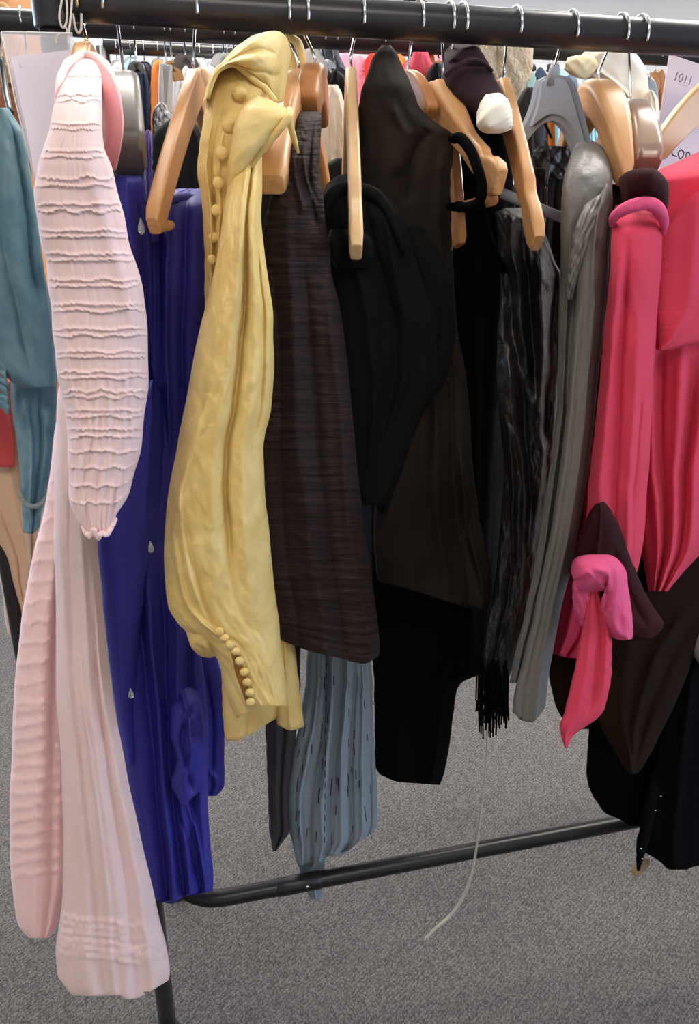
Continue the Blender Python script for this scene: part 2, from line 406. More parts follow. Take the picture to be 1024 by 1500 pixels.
# ------------------------------------------------------------------ the shop
def carpet():
    m, nt, b, N, L = base('grey_loop_carpet')
    tc = N.new('ShaderNodeTexCoord')
    mp = N.new('ShaderNodeMapping'); mp.inputs['Rotation'].default_value = (0, 0, .42); mp.inputs['Scale'].default_value = (430, 300, 1)
    L.new(tc.outputs['Object'], mp.inputs['Vector'])
    vo = N.new('ShaderNodeTexVoronoi'); vo.inputs['Scale'].default_value = 1.0; vo.inputs['Randomness'].default_value = .55; vo.voronoi_dimensions = '2D'
    L.new(mp.outputs['Vector'], vo.inputs['Vector'])
    n = N.new('ShaderNodeTexNoise'); n.inputs['Scale'].default_value = 2.2; n.inputs['Detail'].default_value = 5; L.new(tc.outputs['Object'], n.inputs['Vector'])
    sp = N.new('ShaderNodeSeparateColor'); L.new(vo.outputs['Color'], sp.inputs['Color'])
    r1 = N.new('ShaderNodeValToRGB'); L.new(sp.outputs['Red'], r1.inputs['Fac'])
    e = r1.color_ramp.elements
    e[0].color = lin((92, 89, 87)); e[1].color = lin((150, 143, 137)); e[0].position = 0; e[1].position = 1
    k = e.new(.35); k.color = lin((114, 110, 107)); k = e.new(.7); k.color = lin((131, 126, 122))
    r2 = N.new('ShaderNodeValToRGB'); L.new(n.outputs['Fac'], r2.inputs['Fac']); r2.color_ramp.elements[0].color = (.86, .86, .87, 1); r2.color_ramp.elements[1].color = (1, .99, .97, 1)
    mx = N.new('ShaderNodeMix'); mx.data_type = 'RGBA'; mx.blend_type = 'MULTIPLY'; mx.inputs['Factor'].default_value = 1
    L.new(r1.outputs['Color'], mx.inputs['A']); L.new(r2.outputs['Color'], mx.inputs['B']); 
    mp2 = N.new('ShaderNodeMapping'); mp2.inputs['Rotation'].default_value = (0, 0, .42+.35); L.new(tc.outputs['Object'], mp2.inputs['Vector'])
    wv = N.new('ShaderNodeTexWave'); wv.inputs['Scale'].default_value = 46; wv.inputs['Distortion'].default_value = 1.2; wv.inputs['Detail'].default_value = 2; wv.inputs['Detail Scale'].default_value = 6
    L.new(mp2.outputs['Vector'], wv.inputs['Vector'])
    r3 = N.new('ShaderNodeValToRGB'); L.new(wv.outputs['Fac'], r3.inputs['Fac']); r3.color_ramp.elements[0].color = (.78, .78, .79, 1); r3.color_ramp.elements[1].color = (1, 1, 1, 1)
    mx2 = N.new('ShaderNodeMix'); mx2.data_type = 'RGBA'; mx2.blend_type = 'MULTIPLY'; mx2.inputs['Factor'].default_value = 1
    L.new(mx.outputs['Result'], mx2.inputs['A']); L.new(r3.outputs['Color'], mx2.inputs['B']); L.new(mx2.outputs['Result'], b.inputs['Base Color'])
    bp = N.new('ShaderNodeBump'); bp.invert = True; bp.inputs['Strength'].default_value = .9; bp.inputs['Distance'].default_value = .004
    L.new(vo.outputs['Distance'], bp.inputs['Height']); L.new(bp.outputs['Normal'], b.inputs['Normal'])
    b.inputs['Roughness'].default_value = .95; b.inputs['Specular IOR Level'].default_value = .1
    return m
wallM = plain('white_wall_paint', (236, 234, 232), rough=.8, noise=.02, nscale=4)
ceilM = plain('white_ceiling_tile', (232, 232, 230), rough=.9, noise=.03, nscale=60)

def struct(name, lo, hi, m):
    o = box(name, lo, hi, m); o['kind'] = 'structure'; return o
XL, XR, YF, YB, H = -4.2, 4.6, -3.2, 7.0, 3.0
struct('floor', (XL, YF, -.1), (XR, YB, 0), carpet())
struct('ceiling', (XL, YF, H), (XR, YB, H+.1), ceilM)
struct('wall_back', (XL, YB, 0), (XR, YB+.12, H), wallM)
struct('wall_front', (XL, YF-.12, 0), (XR, YF, H), wallM)
struct('wall_left', (XL-.12, YF, 0), (XL, YB, H), wallM)
struct('wall_right', (XR, YF, 0), (XR+.12, YB, H), wallM)
struct('baseboard_back', (XL, YB-.015, 0), (XR, YB, .1), plain('grey_skirting', (150, 148, 146), rough=.5))
struct('trim_back', (XL, YB-.03, 2.50), (XR, YB, 2.56), plain('pale_trunking', (216, 212, 208), rough=.5))

def emis(name, col, st):
    m = bpy.data.materials.new(name); m.use_nodes = True; N = m.node_tree.nodes; N.clear()
    o = N.new('ShaderNodeOutputMaterial'); e = N.new('ShaderNodeEmission'); e.inputs['Color'].default_value = lin(col); e.inputs['Strength'].default_value = st
    m.node_tree.links.new(e.outputs[0], o.inputs[0]); return m
lampW = emis('lit_diffuser', (255, 248, 238), 13)
lampF = emis('lit_diffuser_soft', (255, 246, 234), 11)
lampR = emis('lit_diffuser_bright', (255, 250, 242), 25)
lampB = emis('daylight_pane', (196, 220, 255), 9.0)
frameM = plain('white_lamp_frame', (230, 230, 228), rough=.4)

def light_panel(x, y, label, wx=1.2, wy=.6, m=None):
    t = thing('ceiling_light', label, 'ceiling light', (x, y, H-.03))
    box('diffuser', (x-wx/2, y-wy/2, H-.028), (x+wx/2, y+wy/2, H-.02), m or lampW, t)
    fr = [((x-wx/2-.03, y-wy/2-.03, H-.035), (x+wx/2+.03, y-wy/2, H-.001)), ((x-wx/2-.03, y+wy/2, H-.035), (x+wx/2+.03, y+wy/2+.03, H-.001)),
          ((x-wx/2-.03, y-wy/2, H-.035), (x-wx/2, y+wy/2, H-.001)), ((x+wx/2, y-wy/2, H-.035), (x+wx/2+.03, y+wy/2, H-.001))]
    for lo, hi in fr: box('frame', lo, hi, frameM, t)
for x, y, l in [
        (-1.2, -.7, 'ceiling light panel above the aisle on the left, before the rack'), (.7, -.9, 'ceiling light panel above the aisle before the rack, right of centre'),
        (-.6, 2.0, 'ceiling light panel behind the front rack, left of centre'), (1.4, 2.0, 'ceiling light panel behind the front rack, on the right'),
        (-1.6, 4.6, 'far ceiling light panel on the left, over the back racks'), (.7, 4.6, 'far ceiling light panel in the middle, over the back racks'), (2.9, 4.6, 'far ceiling light panel on the right, over the back racks')]:
    light_panel(x, y, l, m=lampF if y < 0 else lampR)
w = struct('window_1', (XL, 2.2, .9), (XL+.02, 5.6, 2.4), lampB)
w = struct('window_2', (XR-.02, -.4, .4), (XR, 1.4, 2.1), lampB)

# ------------------------------------------------------------------ the front rack
R_TOP, R_LOW, R_POST = .0192, .0140, .0148
rk = thing('garment_rack', 'black tubular clothes rail in front, its thick top bar crossing the picture', 'clothes rack', rail_pt(SP, 0))
tube('top_rail', [rail_pt(s, ZT) for s in np.linspace(SP+.012, 1.25, 30)], R_TOP, blackP, rk, seg=32)
for s0 in (SP, 1.25):
    tube('post', [rail_pt(s0, z) for z in np.linspace(.02, ZT-.02, 20)], R_POST, blackP, rk, seg=24)
    tube('corner_socket', [rail_pt(s0, z) for z in (ZT-.026, ZT-.0255, ZT-.0245, ZT+.02, ZT+.03, ZT+.034)], [.0175, .0185, .0190, .0196, .0196, .017], blackP, rk, seg=28)
    tube('foot', [rail_pt(s0, z) for z in (0.002, .004, .02, .03)], [.019, .021, .021, .017], blkPl, rk, seg=20)
def sx(px, py, d=0):   # distance along the rail under a place in the photo
    return float((P(px, py, d)-np.array([0, D0, 0]))@RAIL)
sb = sx(330, 1313)
path = [rail_pt(s, ZB) for s in np.linspace(1.25, sb, 40)]
rb = .085
for a in np.linspace(.12, math.pi/2, 10): path.append(rail_pt(sb-rb*math.sin(a), ZB, -rb*(1-math.cos(a))))
path += [rail_pt(sb-rb, ZB, -rb-.03), rail_pt(sb-rb, ZB, -.30)]
tube('lower_rail', path, R_LOW, blackG, rk, seg=24)
tube('cross_bar', [rail_pt(SP, ZB, 0), rail_pt(SP, ZB, -.1), rail_pt(sb-rb, ZB, -.1)], .010, blackG, rk, seg=14)
tube('back_foot', [rail_pt(sb-rb, z, -.30) for z in (.002, .1, ZB)], R_LOW, blackG, rk, seg=16)
s1, s2 = sx(405, 1300), sx(470, 1290)
tube('connector_sleeve', [rail_pt(s, ZB) for s in (s1, s1+.001, s2-.001, s2)], [.0140, .0152, .0152, .0140], blackG, rk, seg=24)
ball('rivet', rail_pt(sx(448, 1288), ZB+.004, .0142), .003, steel, rk, sy=.5)

# ------------------------------------------------------------------ the rack behind
DB = -.40
a = P(0, 30, DB); b_ = P(640, 62, DB)
ZF = float(a[2])
rk2 = thing('garment_rack', 'second black clothes rail behind the front one, seen under its top bar', 'clothes rack', rail_pt(-1.0, 0, DB))
SF0 = sx(20, 880, DB)
tube('top_rail', [rail_pt(s, ZF+(b_[2]-a[2])*(s+.5)/.75*.6, DB) for s in np.linspace(SF0, 1.3, 30)], .0165, blackP, rk2, seg=24)
for s0 in (SF0, 1.3): tube('post', [rail_pt(s0, z, DB) for z in np.linspace(.0, ZF-.01 + (.02 if s0 > 0 else -.02), 12)], .0145, blackP, rk2, seg=18)
for s0 in (SF0, 1.3): tube('base_bar', [rail_pt(s0, .02, DB+e) for e in (.0, -.45)], .0145, blackP, rk2, seg=14)
ZFs = lambda s: ZF+(b_[2]-a[2])*(s+.5)/.75*.6

# ------------------------------------------------------------------ hangers

def make_hook(t, N, s, zr, r, mat, drail, lean=0., rad=.0017, front=.9, name='hook'):
    rr = r+rad+.0006
    pts = [N-np.array([0, 0, .012]), N, N+np.array([0, 0, .010])]
    for ang in np.linspace(-.45, math.pi+front*.45, 14):
        pts.append(rail_pt(s+lean*(ang/math.pi), zr+rr*math.sin(ang), drail-rr*math.cos(ang)))
    pts = catmull(pts, 4)
    return tube(name, pts, rad, mat, t, seg=8)

def quad(A, B, bow, n=22):
    t = np.linspace(0, 1, n)[:, None]
    Cc = (A+B)/2+np.array([0, 0, bow])
    return (1-t)**2*A+2*t*(1-t)*Cc+t*t*B

def hanger(label, neck, tip, hook_x, mat, wid=(.022, .026), hei=(.04, .03), bow=.02, far=True, fartip=None, rail='front', hookm=None, lean=0., group=None, notch=False, rnd=3.5, bar=None, kind='clothes hanger', name='clothes_hanger'):
    N = P(*neck); T = P(*tip); side = None
    if rail == 'front': zr, r, dr = ZT, R_TOP, 0.0; s = sx(hook_x, 40)
    else: dr = DB; s = sx(hook_x, 45, DB); zr, r = ZFs(s), .0165
    t = thing(name, label, kind, N, group)
    dirv = T-N; hz = dirv.copy(); hz[2] = 0
    side = np.cross(hz/np.linalg.norm(hz), [0, 0, 1])
    inner = N-hz/np.linalg.norm(hz)*.004-np.array([0, 0, hei[0]*.45])
    base_ = N-np.array([0, 0, hei[0]*.45])
    p = quad(inner, T+np.array([0, 0, hei[-1]*.3]), bow)
    W = np.array(wid); Hh = np.interp(np.linspace(0, 1, 22), np.linspace(0, 1, len(hei)), hei)
    Wd = np.interp(np.linspace(0, 1, 22), np.linspace(0, 1, len(wid)), wid)
    Hh[-1] *= .72; Wd[-1] *= .8
    if notch: Hh[16] *= .72; Hh[17] *= .8
    bar3('near_arm', p, Wd, Hh, mat, t, side=side, rnd=rnd)
    if far:
        F2 = P(*fartip) if fartip else N+np.array([-dirv[0], -dirv[1], dirv[2]])
        pf = quad(base_+hz/np.linalg.norm(hz)*.004, F2+np.array([0, 0, hei[-1]*.3]), bow)
        h2 = F2-N; h2[2] = 0
        bar3('far_arm', pf, Wd, Hh, mat, t, side=np.cross(h2/np.linalg.norm(h2), [0, 0, 1]), rnd=rnd)
    if bar:
        tube('trouser_bar', [P(*bar[0]), P(*bar[1])], bar[2], bar[3] if len(bar) > 3 else mat, t, seg=14)
    make_hook(t, N, s, zr, r, hookm or steel, dr, lean)
    return t

# hangers on the front rail, left to right
hanger('brassy-hooked wooden hanger inside the pink tucked dress', (127, 70, 0), (120, 120, .08), 118, woodA, wid=(.016, .018), hei=(.03, .024), hookm=brass, far=True)
hanger('dark taupe plastic hanger just right of the pink dress', (182, 118, .02), (190, 262, .15), 170, darkPl, wid=(.030, .036), hei=(.045, .05), hookm=steel, bow=.05, lean=-.01, far=False)
hanger('flat beech hanger over the royal blue dress, its end cut square', (284, 100, 0), (226, 345, .20), 288, woodA, wid=(.013, .014), hei=(.036, .026), bow=.012,
       bar=((232, 332, .17), (300, 322, -.10), .0055))
hanger('beech hanger that carries the yellow robe, blunt end below the collar', (436, 102, 0), (396, 286, .19), 420, woodA, wid=(.020, .034), hei=(.036, .030), bow=.025)
hanger('broad orange-brown wooden hanger inside the dark brown slub jacket', (460, 96, 0), (452, 178, .06), 447, woodB, wid=(.026, .024), hei=(.045, .036), bow=.02)
hanger('slim straight beech hanger seen edge-on over the black crepe jacket', (514, 96, 0), (522, 384, .20), 527, woodP, wid=(.0125, .0135), hei=(.035, .03), bow=.012, notch=True)
hanger('orange wooden hanger end just right of the brown taffeta dress top', (598, 104, -.02), (628, 185, .03), 612, woodB, wid=(.014, .016), hei=(.036, .03), bow=.02)
hanger('contoured pale hanger with a black loop strap over its notched end', (649, 114, 0), (732, 284, .17), 656, woodA, wid=(.036, .016, .014), hei=(.046, .026, .036), bow=-.012, notch=True,
       bar=((722, 292, .15), (668, 306, -.0), .0065, woodB))
hanger('orange hanger end hanging low beside the brown taffeta dress', (655, 130, -.03), (671, 372, .03), 675, woodB, wid=(.012, .012), hei=(.03, .030), bow=.01, far=False)
hanger('beech hanger with a notched end over the black satin shawl', (738, 112, 0), (786, 370, .20), 753, woodA, wid=(.014, .0135, .014), hei=(.036, .030), bow=.015, notch=True)
def plate(name, poly, dfun, th, mat, parent):
    """a moulded flat shape with rounded edges"""
    bm = bmesh.new(); off = np.array(parent['_o'])
    pp = catmull(np.array(poly+[poly[0]], float), 4)[:-1]
    f = [bm.verts.new(P(x, y, dfun(x))+OUT*th/2-off) for x, y in pp]; b = [bm.verts.new(P(x, y, dfun(x))-OUT*th/2-off) for x, y in pp]
    bm.faces.new(f); bm.faces.new(b[::-1]); n = len(pp)
    for k in range(n): bm.faces.new((f[k], b[k], b[(k+1) % n], f[(k+1) % n]))
    bmesh.ops.recalc_face_normals(bm, faces=bm.faces)
    bmesh.ops.triangulate(bm, faces=[x for x in bm.faces if len(x.verts) > 4])
    me = bpy.data.meshes.new(name); bm.to_mesh(me); bm.free(); me.materials.append(mat)
    o = bpy.data.objects.new(name, me); C.objects.link(o); o.parent = parent
    bv = o.modifiers.new('bevel', 'BEVEL'); bv.width = th*.25; bv.segments = 3; bv.limit_method = 'ANGLE'; bv.angle_limit = 1.0; bv.harden_normals = False
    return o
N = P(812, 108, 0); g = thing('clothes_hanger', 'silver grey plastic hanger inside the grey silk jacket', 'clothes hanger', N)
plate('shaped_arms', [(788, 118), (800, 112), (824, 112), (836, 120), (844, 140), (852, 170), (861, 205), (872, 240), (880, 270), (852, 272), (846, 240), (836, 212), (825, 190), (812, 179), (799, 179), (787, 186), (776, 198), (764, 213), (752, 222), (750, 208), (762, 190), (772, 172), (780, 150), (784, 132)], lambda x: .0012*(x-812), .014, grayPl, g)
plate('raised_rib', [(792, 120), (802, 115), (822, 116), (830, 124), (838, 148), (846, 178), (856, 214), (850, 216), (838, 188), (824, 172), (812, 168), (800, 169), (786, 178), (778, 184), (786, 160), (790, 138)], lambda x: .0012*(x-812)+.006, .008, grayPl, g)
tube('neck_collar', [N-np.array([0, 0, .012]), N+np.array([0, 0, .004]), N+np.array([0, 0, .010])], [.008, .007, .005], grayPl, g, seg=16)
tube('trouser_bar', [P(735, 283, .06), P(832, 322, .07)], .006, grayPl, g, seg=14)
make_hook(g, N, sx(835, 40), ZT, R_TOP, steel, 0.0)
hanger('rounded honey-coloured wooden hanger between grey jacket and maroon collar', (876, 118, 0), (913, 276, .13), 908, woodA, wid=(.040, .036, .014), hei=(.044, .030), bow=.045)
hb = hanger('translucent brown plastic hanger in the raspberry doublet', (922, 152, 0), (944, 262, .12), 937, brnPl, wid=(.030, .036), hei=(.05, .04), bow=.04)
tube('clip_loop', [P(914, 165, .06), P(902, 166, .065), P(899, 180, .068), P(901, 196, .07), P(912, 198, .07)], .0012, blkPl, hb, seg=6, smooth_n=4)
hanger('flat wooden hanger with a red underside at the right edge', (1052, 108, 0), (958, 238, .02), 1050, woodP, wid=(.012, .012), hei=(.05, .03), bow=.02, far=False)
N_, T_ = P(1052, 108, 0), P(958, 238, .02)

# ================================================================== garments
def tucks(vs, w, amp, seed=3, ripple=26, rip_amp=.0012, wander=.006, u0=0, u1=1, tilt=0.0):
    """rows of stitched pin tucks: sharp little ledges across the cloth, gathered into ripples"""
    def f(U, V):
        z = np.zeros_like(U)
        for k, v0 in enumerate(vs):
            wv = v0+wander*sines(U, U*0, seed+k, 2.5, 0, 4)+.0016*sines(U, U*0, seed+50+k, 16, 0, 4)+tilt*(U-.5)
            x = (V-wv)/w
            z += amp*np.where(x < 0, np.exp(-(x/1.1)**2), np.exp(-(x/.28)**2))
        g = sines(U+.02*sines(U, V, seed+5, 2, 6, 4), V*0, seed+9, ripple, 0, 7)*(.45+.55*sines(U, V, seed+11, 3, 9, 5))
        z += rip_amp*g
        return z*np.where((U > u0) & (U < u1), 1, 0)
    return f

# ---------------------------------------------------------------- pink dress
pk = thing('pink_dress', 'pale pink cotton dress with pin-tucked sleeve, longest garment at the left of the front rack', 'dress', P(150, 1455, .19))
pairs = []
sl_rows = [(80, 108, 136, .06), (84, 99, 146, .09), (94, 91, 151, .13), (106, 87, 151, .16), (125, 84, 150, .20), (150, 79, 149, .235), (180, 74, 149, .26), (215, 64, 152, .275), (245, 55, 163, .28), (280, 50, 172, .28), (310, 52, 180, .28),
           (350, 60, 188, .28), (400, 69, 203, .28), (430, 73, 211, .28), (480, 77, 215, .28), (520, 81, 217, .28), (560, 86, 217, .28), (610, 96, 212, .28), (660, 99, 206, .28), (700, 100, 197, .28), (740, 102, 187, .28), (764, 108, 178, .28), (777, 119, 172, .28)]
ys = [112, 140, 148, 182, 190, 222, 231, 262, 273, 300, 310, 339, 347, 373, 382, 411, 420, 447, 456, 483, 492, 516, 524, 546, 554, 574, 582, 602, 611, 630, 640, 662, 686, 712, 736]
yy = np.array([r[0] for r in sl_rows]); dd_ = np.array([r[3] for r in sl_rows])
def v_of(rows, y):
    R = np.array([(r[0], (r[1]+r[2])/2, r[3]) for r in rows], float)
    seg = np.hypot(np.diff(R[:, 1]), np.diff(R[:, 0]))+np.abs(np.diff(R[:, 2]))*300+1e-3
    t = np.concatenate([[0], np.cumsum(seg)]); t /= t[-1]
    return np.interp(y, R[:, 0], t)
tk = tucks([v_of(sl_rows, y) for y in ys], .0036, .0024, ripple=13, rip_amp=.0004, wander=.003)
tk2 = lambda U, V: tk(U, V)+np.clip((V-.62)/.3, 0, 1)*.0022*sines(U, V, 77, 9, 16, 9)
sleeve = drape('sleeve', sl_rows, pinkM, pk, tf=.032, tb=.03, nu=90, nv=520, extra=tk2, edge=1.1, p=2.6,
      hem=[(0, -12), (.12, 2), (.25, 6), (.33, -2), (.45, 8), (.55, 2), (.7, 4), (.85, -8), (1, -26)],
      folds=[([(.55, .10), (.8, .16), (.97, .2)], .03, .004, 1.6), ([(.3, .72), (.62, .84)], .1, .004)])
fx, fy, fd = FRONT[sleeve.name]
ruf = [P(fx[-1, k], fy[-1, k]+2+2*math.sin(k*1.1), fd[-1, k]+.002) for k in range(6, 84, 3)]
tube('scalloped_edging', ruf, .0024, pinkL, pk, smooth_n=5)
bod = drape('bodice', [(78, 112, 138, .03), (84, 98, 152, .06), (96, 90, 163, .09), (120, 84, 171, .12), (150, 80, 176, .14), (185, 80, 176, .15), (215, 80, 172, .15), (245, 85, 166, .15), (275, 95, 150, .15)], pinkM, pk, tf=.02, tb=.05,
      nu=40, nv=70, wr=[(.0012, 5, 8)])
tube('neck_facing', [P(84, 178, .262), P(84, 150, .243), P(90, 122, .215), P(100, 103, .178), P(118, 90, .13), P(136, 93, .13), P(150, 108, .165), P(159, 132, .20), P(165, 162, .215), P(166, 195, .215), P(162, 232, .20), P(157, 252, .185)],
     [.001, .002, .0025, .003, .004, .005, .006, .0065, .007, .007, .006, .003], roseM, pk, smooth_n=6, seg=14)
tube('neck_binding', [P(83, 150, .24), P(88, 118, .212), P(99, 97, .17), P(118, 83, .128), P(140, 85, .13), P(156, 101, .16), P(167, 128, .187), P(173, 160, .2), P(174, 190, .2), P(170, 220, .19), P(166, 246, .17)],
     [.002, .0035, .004, .004, .0045, .0045, .0045, .004, .004, .004, .003], pinkL, pk, smooth_n=6, seg=12)
skirt_rows = [(250, 100, 150, .12), (380, 92, 176, .17), (480, 92, 178, .195), (540, 92, 178, .2), (580, 84, 175, .2), (640, 82, 160, .2), (700, 79, 146, .2), (780, 79, 142, .19), (850, 81, 147, .18), (950, 82, 156), (1000, 82, 162), (1100, 88, 180), (1200, 92, 200), (1300, 92, 223), (1350, 88, 233), (1400, 82, 244), (1440, 84, 249), (1456, 92, 247)]
ht = tucks([v_of([(r[0], r[1], r[2], r[3] if len(r) > 3 else .17) for r in skirt_rows], y) for y in (1352, 1362, 1372, 1384, 1394, 1404)], .0034, .0030, seed=31, ripple=22, rip_amp=.0003, wander=.0012, tilt=.012)
drape('skirt_panel', skirt_rows, pinkM, pk, d=.17, tf=.035, tb=.035, nu=70, nv=330, extra=ht, p=2.2,
      hem=[(0, -14), (.1, 2), (.3, 3), (.55, 2), (.6, 8), (.68, 8), (.85, -6), (1, -20)],
      folds=[([(.45, .16), (.7, .22), (1, .3)], .08, .005), ([(.3, .4), (.65, .33), (1, .42)], .09, -.004), ([(.4, .62), (.7, .6), (1, .62)], .09, .006), ([(.55, .76), (.8, .72), (1, .68)], .04, -.006),
             ([(.5, .86), (.8, .86), (1, .84)], .06, .008), ([(.62, .45), (.82, .5), (1, .48)], .03, .006)], wr=[(.0007, 5, 12)])
left_rows = [(300, 92, 120), (450, 92, 112), (560, 92, 110), (610, 84, 110), (640, 79, 110), (700, 72, 110), (760, 62, 110), (800, 52, 110), (850, 41, 108), (900, 32, 105), (1000, 22, 103), (1100, 17, 102), (1200, 14, 100), (1280, 16, 98), (1330, 22, 90), (1356, 28, 83), (1374, 42, 72)]
lt = tucks([v_of([(r[0], r[1], r[2], 0) for r in left_rows], y) for y in list(range(700, 1040, 30))+list(range(1040, 1300, 20))], .005, .0020, seed=61, ripple=9, rip_amp=.0006, wander=.0025, tilt=-.012)
drape('tucked_skirt_panel', left_rows, pinkL, pk, d=.11, tf=.03, tb=.05, nu=60, nv=360, extra=lt, edge=.6,
      folds=[([(.2, .8), (.6, .7), (1, .72)], .06, -.008), ([(.3, .55), (.7, .5), (.98, .5)], .12, .006)])

# ---------------------------------------------------------------- royal blue dress
bl = thing('blue_dress', 'royal blue crepe evening dress with crystal drops, between pink dress and yellow robe', 'dress', P(240, 1318, .05))
drape('shoulder', [(258, 168, 205, .13), (266, 164, 211, .14), (290, 160, 215, .14), (340, 160, 221, .13), (400, 165, 224, .12), (480, 175, 226, .09), (560, 185, 232, .05), (660, 190, 236, .03)], blueM, bl, tf=.025, tb=.03, nu=40, nv=60,
      folds=[([(.05, .8), (.5, .85), (1, .8)], .08, -.01), ([(.0, .45), (.6, .6), (1, .6)], .15, .006)])
drape('back_drape', [(276, 262, 300, -.02), (283, 236, 302, .03), (300, 224, 304, .09), (330, 219, 306, .10), (400, 216, 308, .10), (500, 218, 300, .08), (620, 225, 290, .055), (760, 225, 285, .02)], blueM, bl, tf=.02, tb=.05, nu=50, nv=80,
      folds=[([(0, .35), (.3, .3), (1, .4)], .05, .010), ([(0, .62), (.4, .6), (1, .7)], .07, -.012), ([(.1, .15), (.5, .18), (1, .2)], .05, -.01)])
tube('neck_binding', [P(226, 352, .135), P(224, 326, .14), P(228, 308, .14), P(240, 297, .125), P(258, 291, .10), P(280, 290, .06), P(300, 300, .04)], .0048, blueM, bl, smooth_n=5)
drape('skirt', [(600, 150, 280), (700, 146, 275), (780, 144, 262), (850, 148, 270), (920, 155, 288), (1000, 164, 300), (1080, 175, 305), (1170, 190, 304), (1240, 203, 309), (1290, 213, 313), (1306, 218, 312)], blueM, bl, d=.045, tf=.03, tb=.03, nu=90, nv=160,
      hem=[(0, 8), (.15, 14), (.35, 18), (.5, 10), (.6, 4), (.8, 2), (1, 0)],
      folds=[([(.3, .56), (.5, .36), (.75, .36), (1, .3)], .05, -.016), ([(.25, .66), (.5, .46), (.8, .45), (1, .42)], .05, .015), ([(.3, .75), (.6, .56), (1, .54)], .035, -.014),
             ([(.35, .85), (.65, .68), (1, .64)], .05, .014), ([(.4, .92), (.7, .8), (.95, .76)], .04, -.014), ([(.6, .9), (.85, .9), (1, .9)], .05, .010), ([(.1, .2), (.5, .14), (1, .16)], .12, .008), ([(.78, .66), (.86, .78), (.97, .86)], .03, .014), ([(.84, .6), (.92, .72), (.99, .8)], .025, -.010)])
drape('front_drape', [(556, 215, 230), (575, 196, 236), (620, 180, 240), (680, 160, 239), (740, 148, 234), (790, 142, 227), (850, 148, 217), (920, 154, 206), (990, 163, 200), (1060, 174, 196), (1120, 186, 196)], blueM, bl, d=.07, tf=.025, tb=.02, nu=50, nv=100,
      folds=[([(.0, .6), (.2, .72), (.4, .8)], .1, .006), ([(.1, .2), (.5, .3), (1, .5)], .2, .004)])
drape('gathered_drape', [(985, 258, 280, .02), (1010, 250, 290, .05), (1040, 248, 296, .08), (1080, 250, 300), (1110, 258, 301), (1150, 250, 300), (1175, 258, 290)], blueM, bl, d=.085, tf=.02, tb=.02, nu=50, nv=60, folds=[([(.1, .3), (.5, .6), (.9, .4)], .09, .012), ([(.3, .8), (.6, .3), (.95, .7)], .08, -.012)], hem=[(0, -10), (.4, 8), (.7, -4), (1, -14)])
drape('train', [(940, 270, 312), (1000, 280, 326), (1060, 285, 329), (1120, 288, 329), (1148, 290, 329), (1166, 296, 318)], blueM, bl, d=.0, tf=.02, tb=.03, nu=40, nv=50, folds=[([(.2, .5), (.6, .6), (1, .5)], .1, -.008), ([(.8, .3), (.9, .7)], .1, .01)])
for x, y in ((207, 334), (221, 803), (192, 1017)):
    c = P(x, y, .135 if y > 500 else .185)
    tube('crystal_drop', [c+np.array([0, 0, .009]), c+np.array([0, 0, .006]), c+np.array([0, 0, .002]), c-np.array([0, 0, .003]), c-np.array([0, 0, .006])], [.0006, .0014, .0030, .0034, .0012], crysM, bl, seg=10)['label'] = 'clear crystal bead'

# ---------------------------------------------------------------- yellow robe
ye = thing('yellow_robe', 'butter yellow silk robe with covered buttons down its front and cuff', 'robe', P(370, 1060, .2))
body = drape('front_panel', [(98, 326, 380, .135), (110, 316, 392, .148), (125, 309, 400, .156), (150, 301, 400, .165), (180, 297, 395, .18), (215, 292, 385, .185), (250, 289, 380, .185), (300, 296, 375, .18), (360, 299, 365, .175), (430, 300, 350, .17), (520, 300, 345, .165)], yelM, ye, tf=.028, tb=.05, nu=80, nv=120,
      folds=[([(.1, .12), (.5, .14), (1, .2)], .035, .007), ([(.15, .26), (.5, .22), (.9, .22)], .03, -.006), ([(.2, .36), (.6, .33), (1, .3)], .03, .004)], wr=[(.0008, 4, 6)])
hood = drape('collar', [(297, 150, 305, 142, .19), (301, 132, 312, 116, .185), (310, 112, 323, 99, .175), (322, 95, 342, 93, .165), (336, 78, 358, 103, .165), (352, 64, 374, 117, .165), (376, 50, 391, 130, .16), (402, 45, 406, 151, .14), (420, 55, 416, 147, .10), (427, 80, 420, 118, .07)], yelM, ye, tf=.03, tb=.02, nu=70, nv=90, folds=[([(.2, .6), (.45, .45), (.7, .4)], .1, .004), ([(.4, .75), (.6, .7), (.85, .6)], .05, -.006), ([(.35, .35), (.55, .25), (.8, .3)], .05, -.005)], wr=[(.0012, 4, 4)], p=2)
tube('collar_edge', [P(303, 143, .204), P(311, 117, .20), P(322, 100, .19), P(341, 94, .18), P(357, 104, .182), P(373, 118, .184), P(390, 131, .182), P(405, 151, .19)], .0028, yelM, ye, smooth_n=5)
drape('collar_back', [(412, 52, 430, 50, -.02), (416, 66, 442, 60, -.02), (420, 84, 448, 84, -.02), (424, 110, 449, 104, -.02)], yelM, ye, tf=.012, tb=.012, nu=24, nv=24, wr=[(.001, 3, 3)])
drape('lapel_underside', [(384, 176, 420, 172, .19), (384, 195, 412, 192, .185), (384, 215, 402, 208, .18), (384, 228, 392, 222, .175)], cloth('yellow_silk_lapel_shade', (206, 172, 104), rough=.6, crumple=.3), ye, tf=.006, tb=.01, nu=20, nv=24)  # same silk, its colour darkened for the shaded hollow under the lapel
lap = drape('lapel', [(372, 138, 396, 146, .205), (352, 160, 424, 162, .222), (341, 190, 426, 170, .23), (337, 220, 405, 196, .23), (333, 250, 372, 232, .225), (331, 290, 350, 268, .215), (329, 318, 334, 312, .20)], yelM, ye, tf=.016, tb=.012, nu=50, nv=70, wr=[(.0008, 3, 4)], p=2.2)
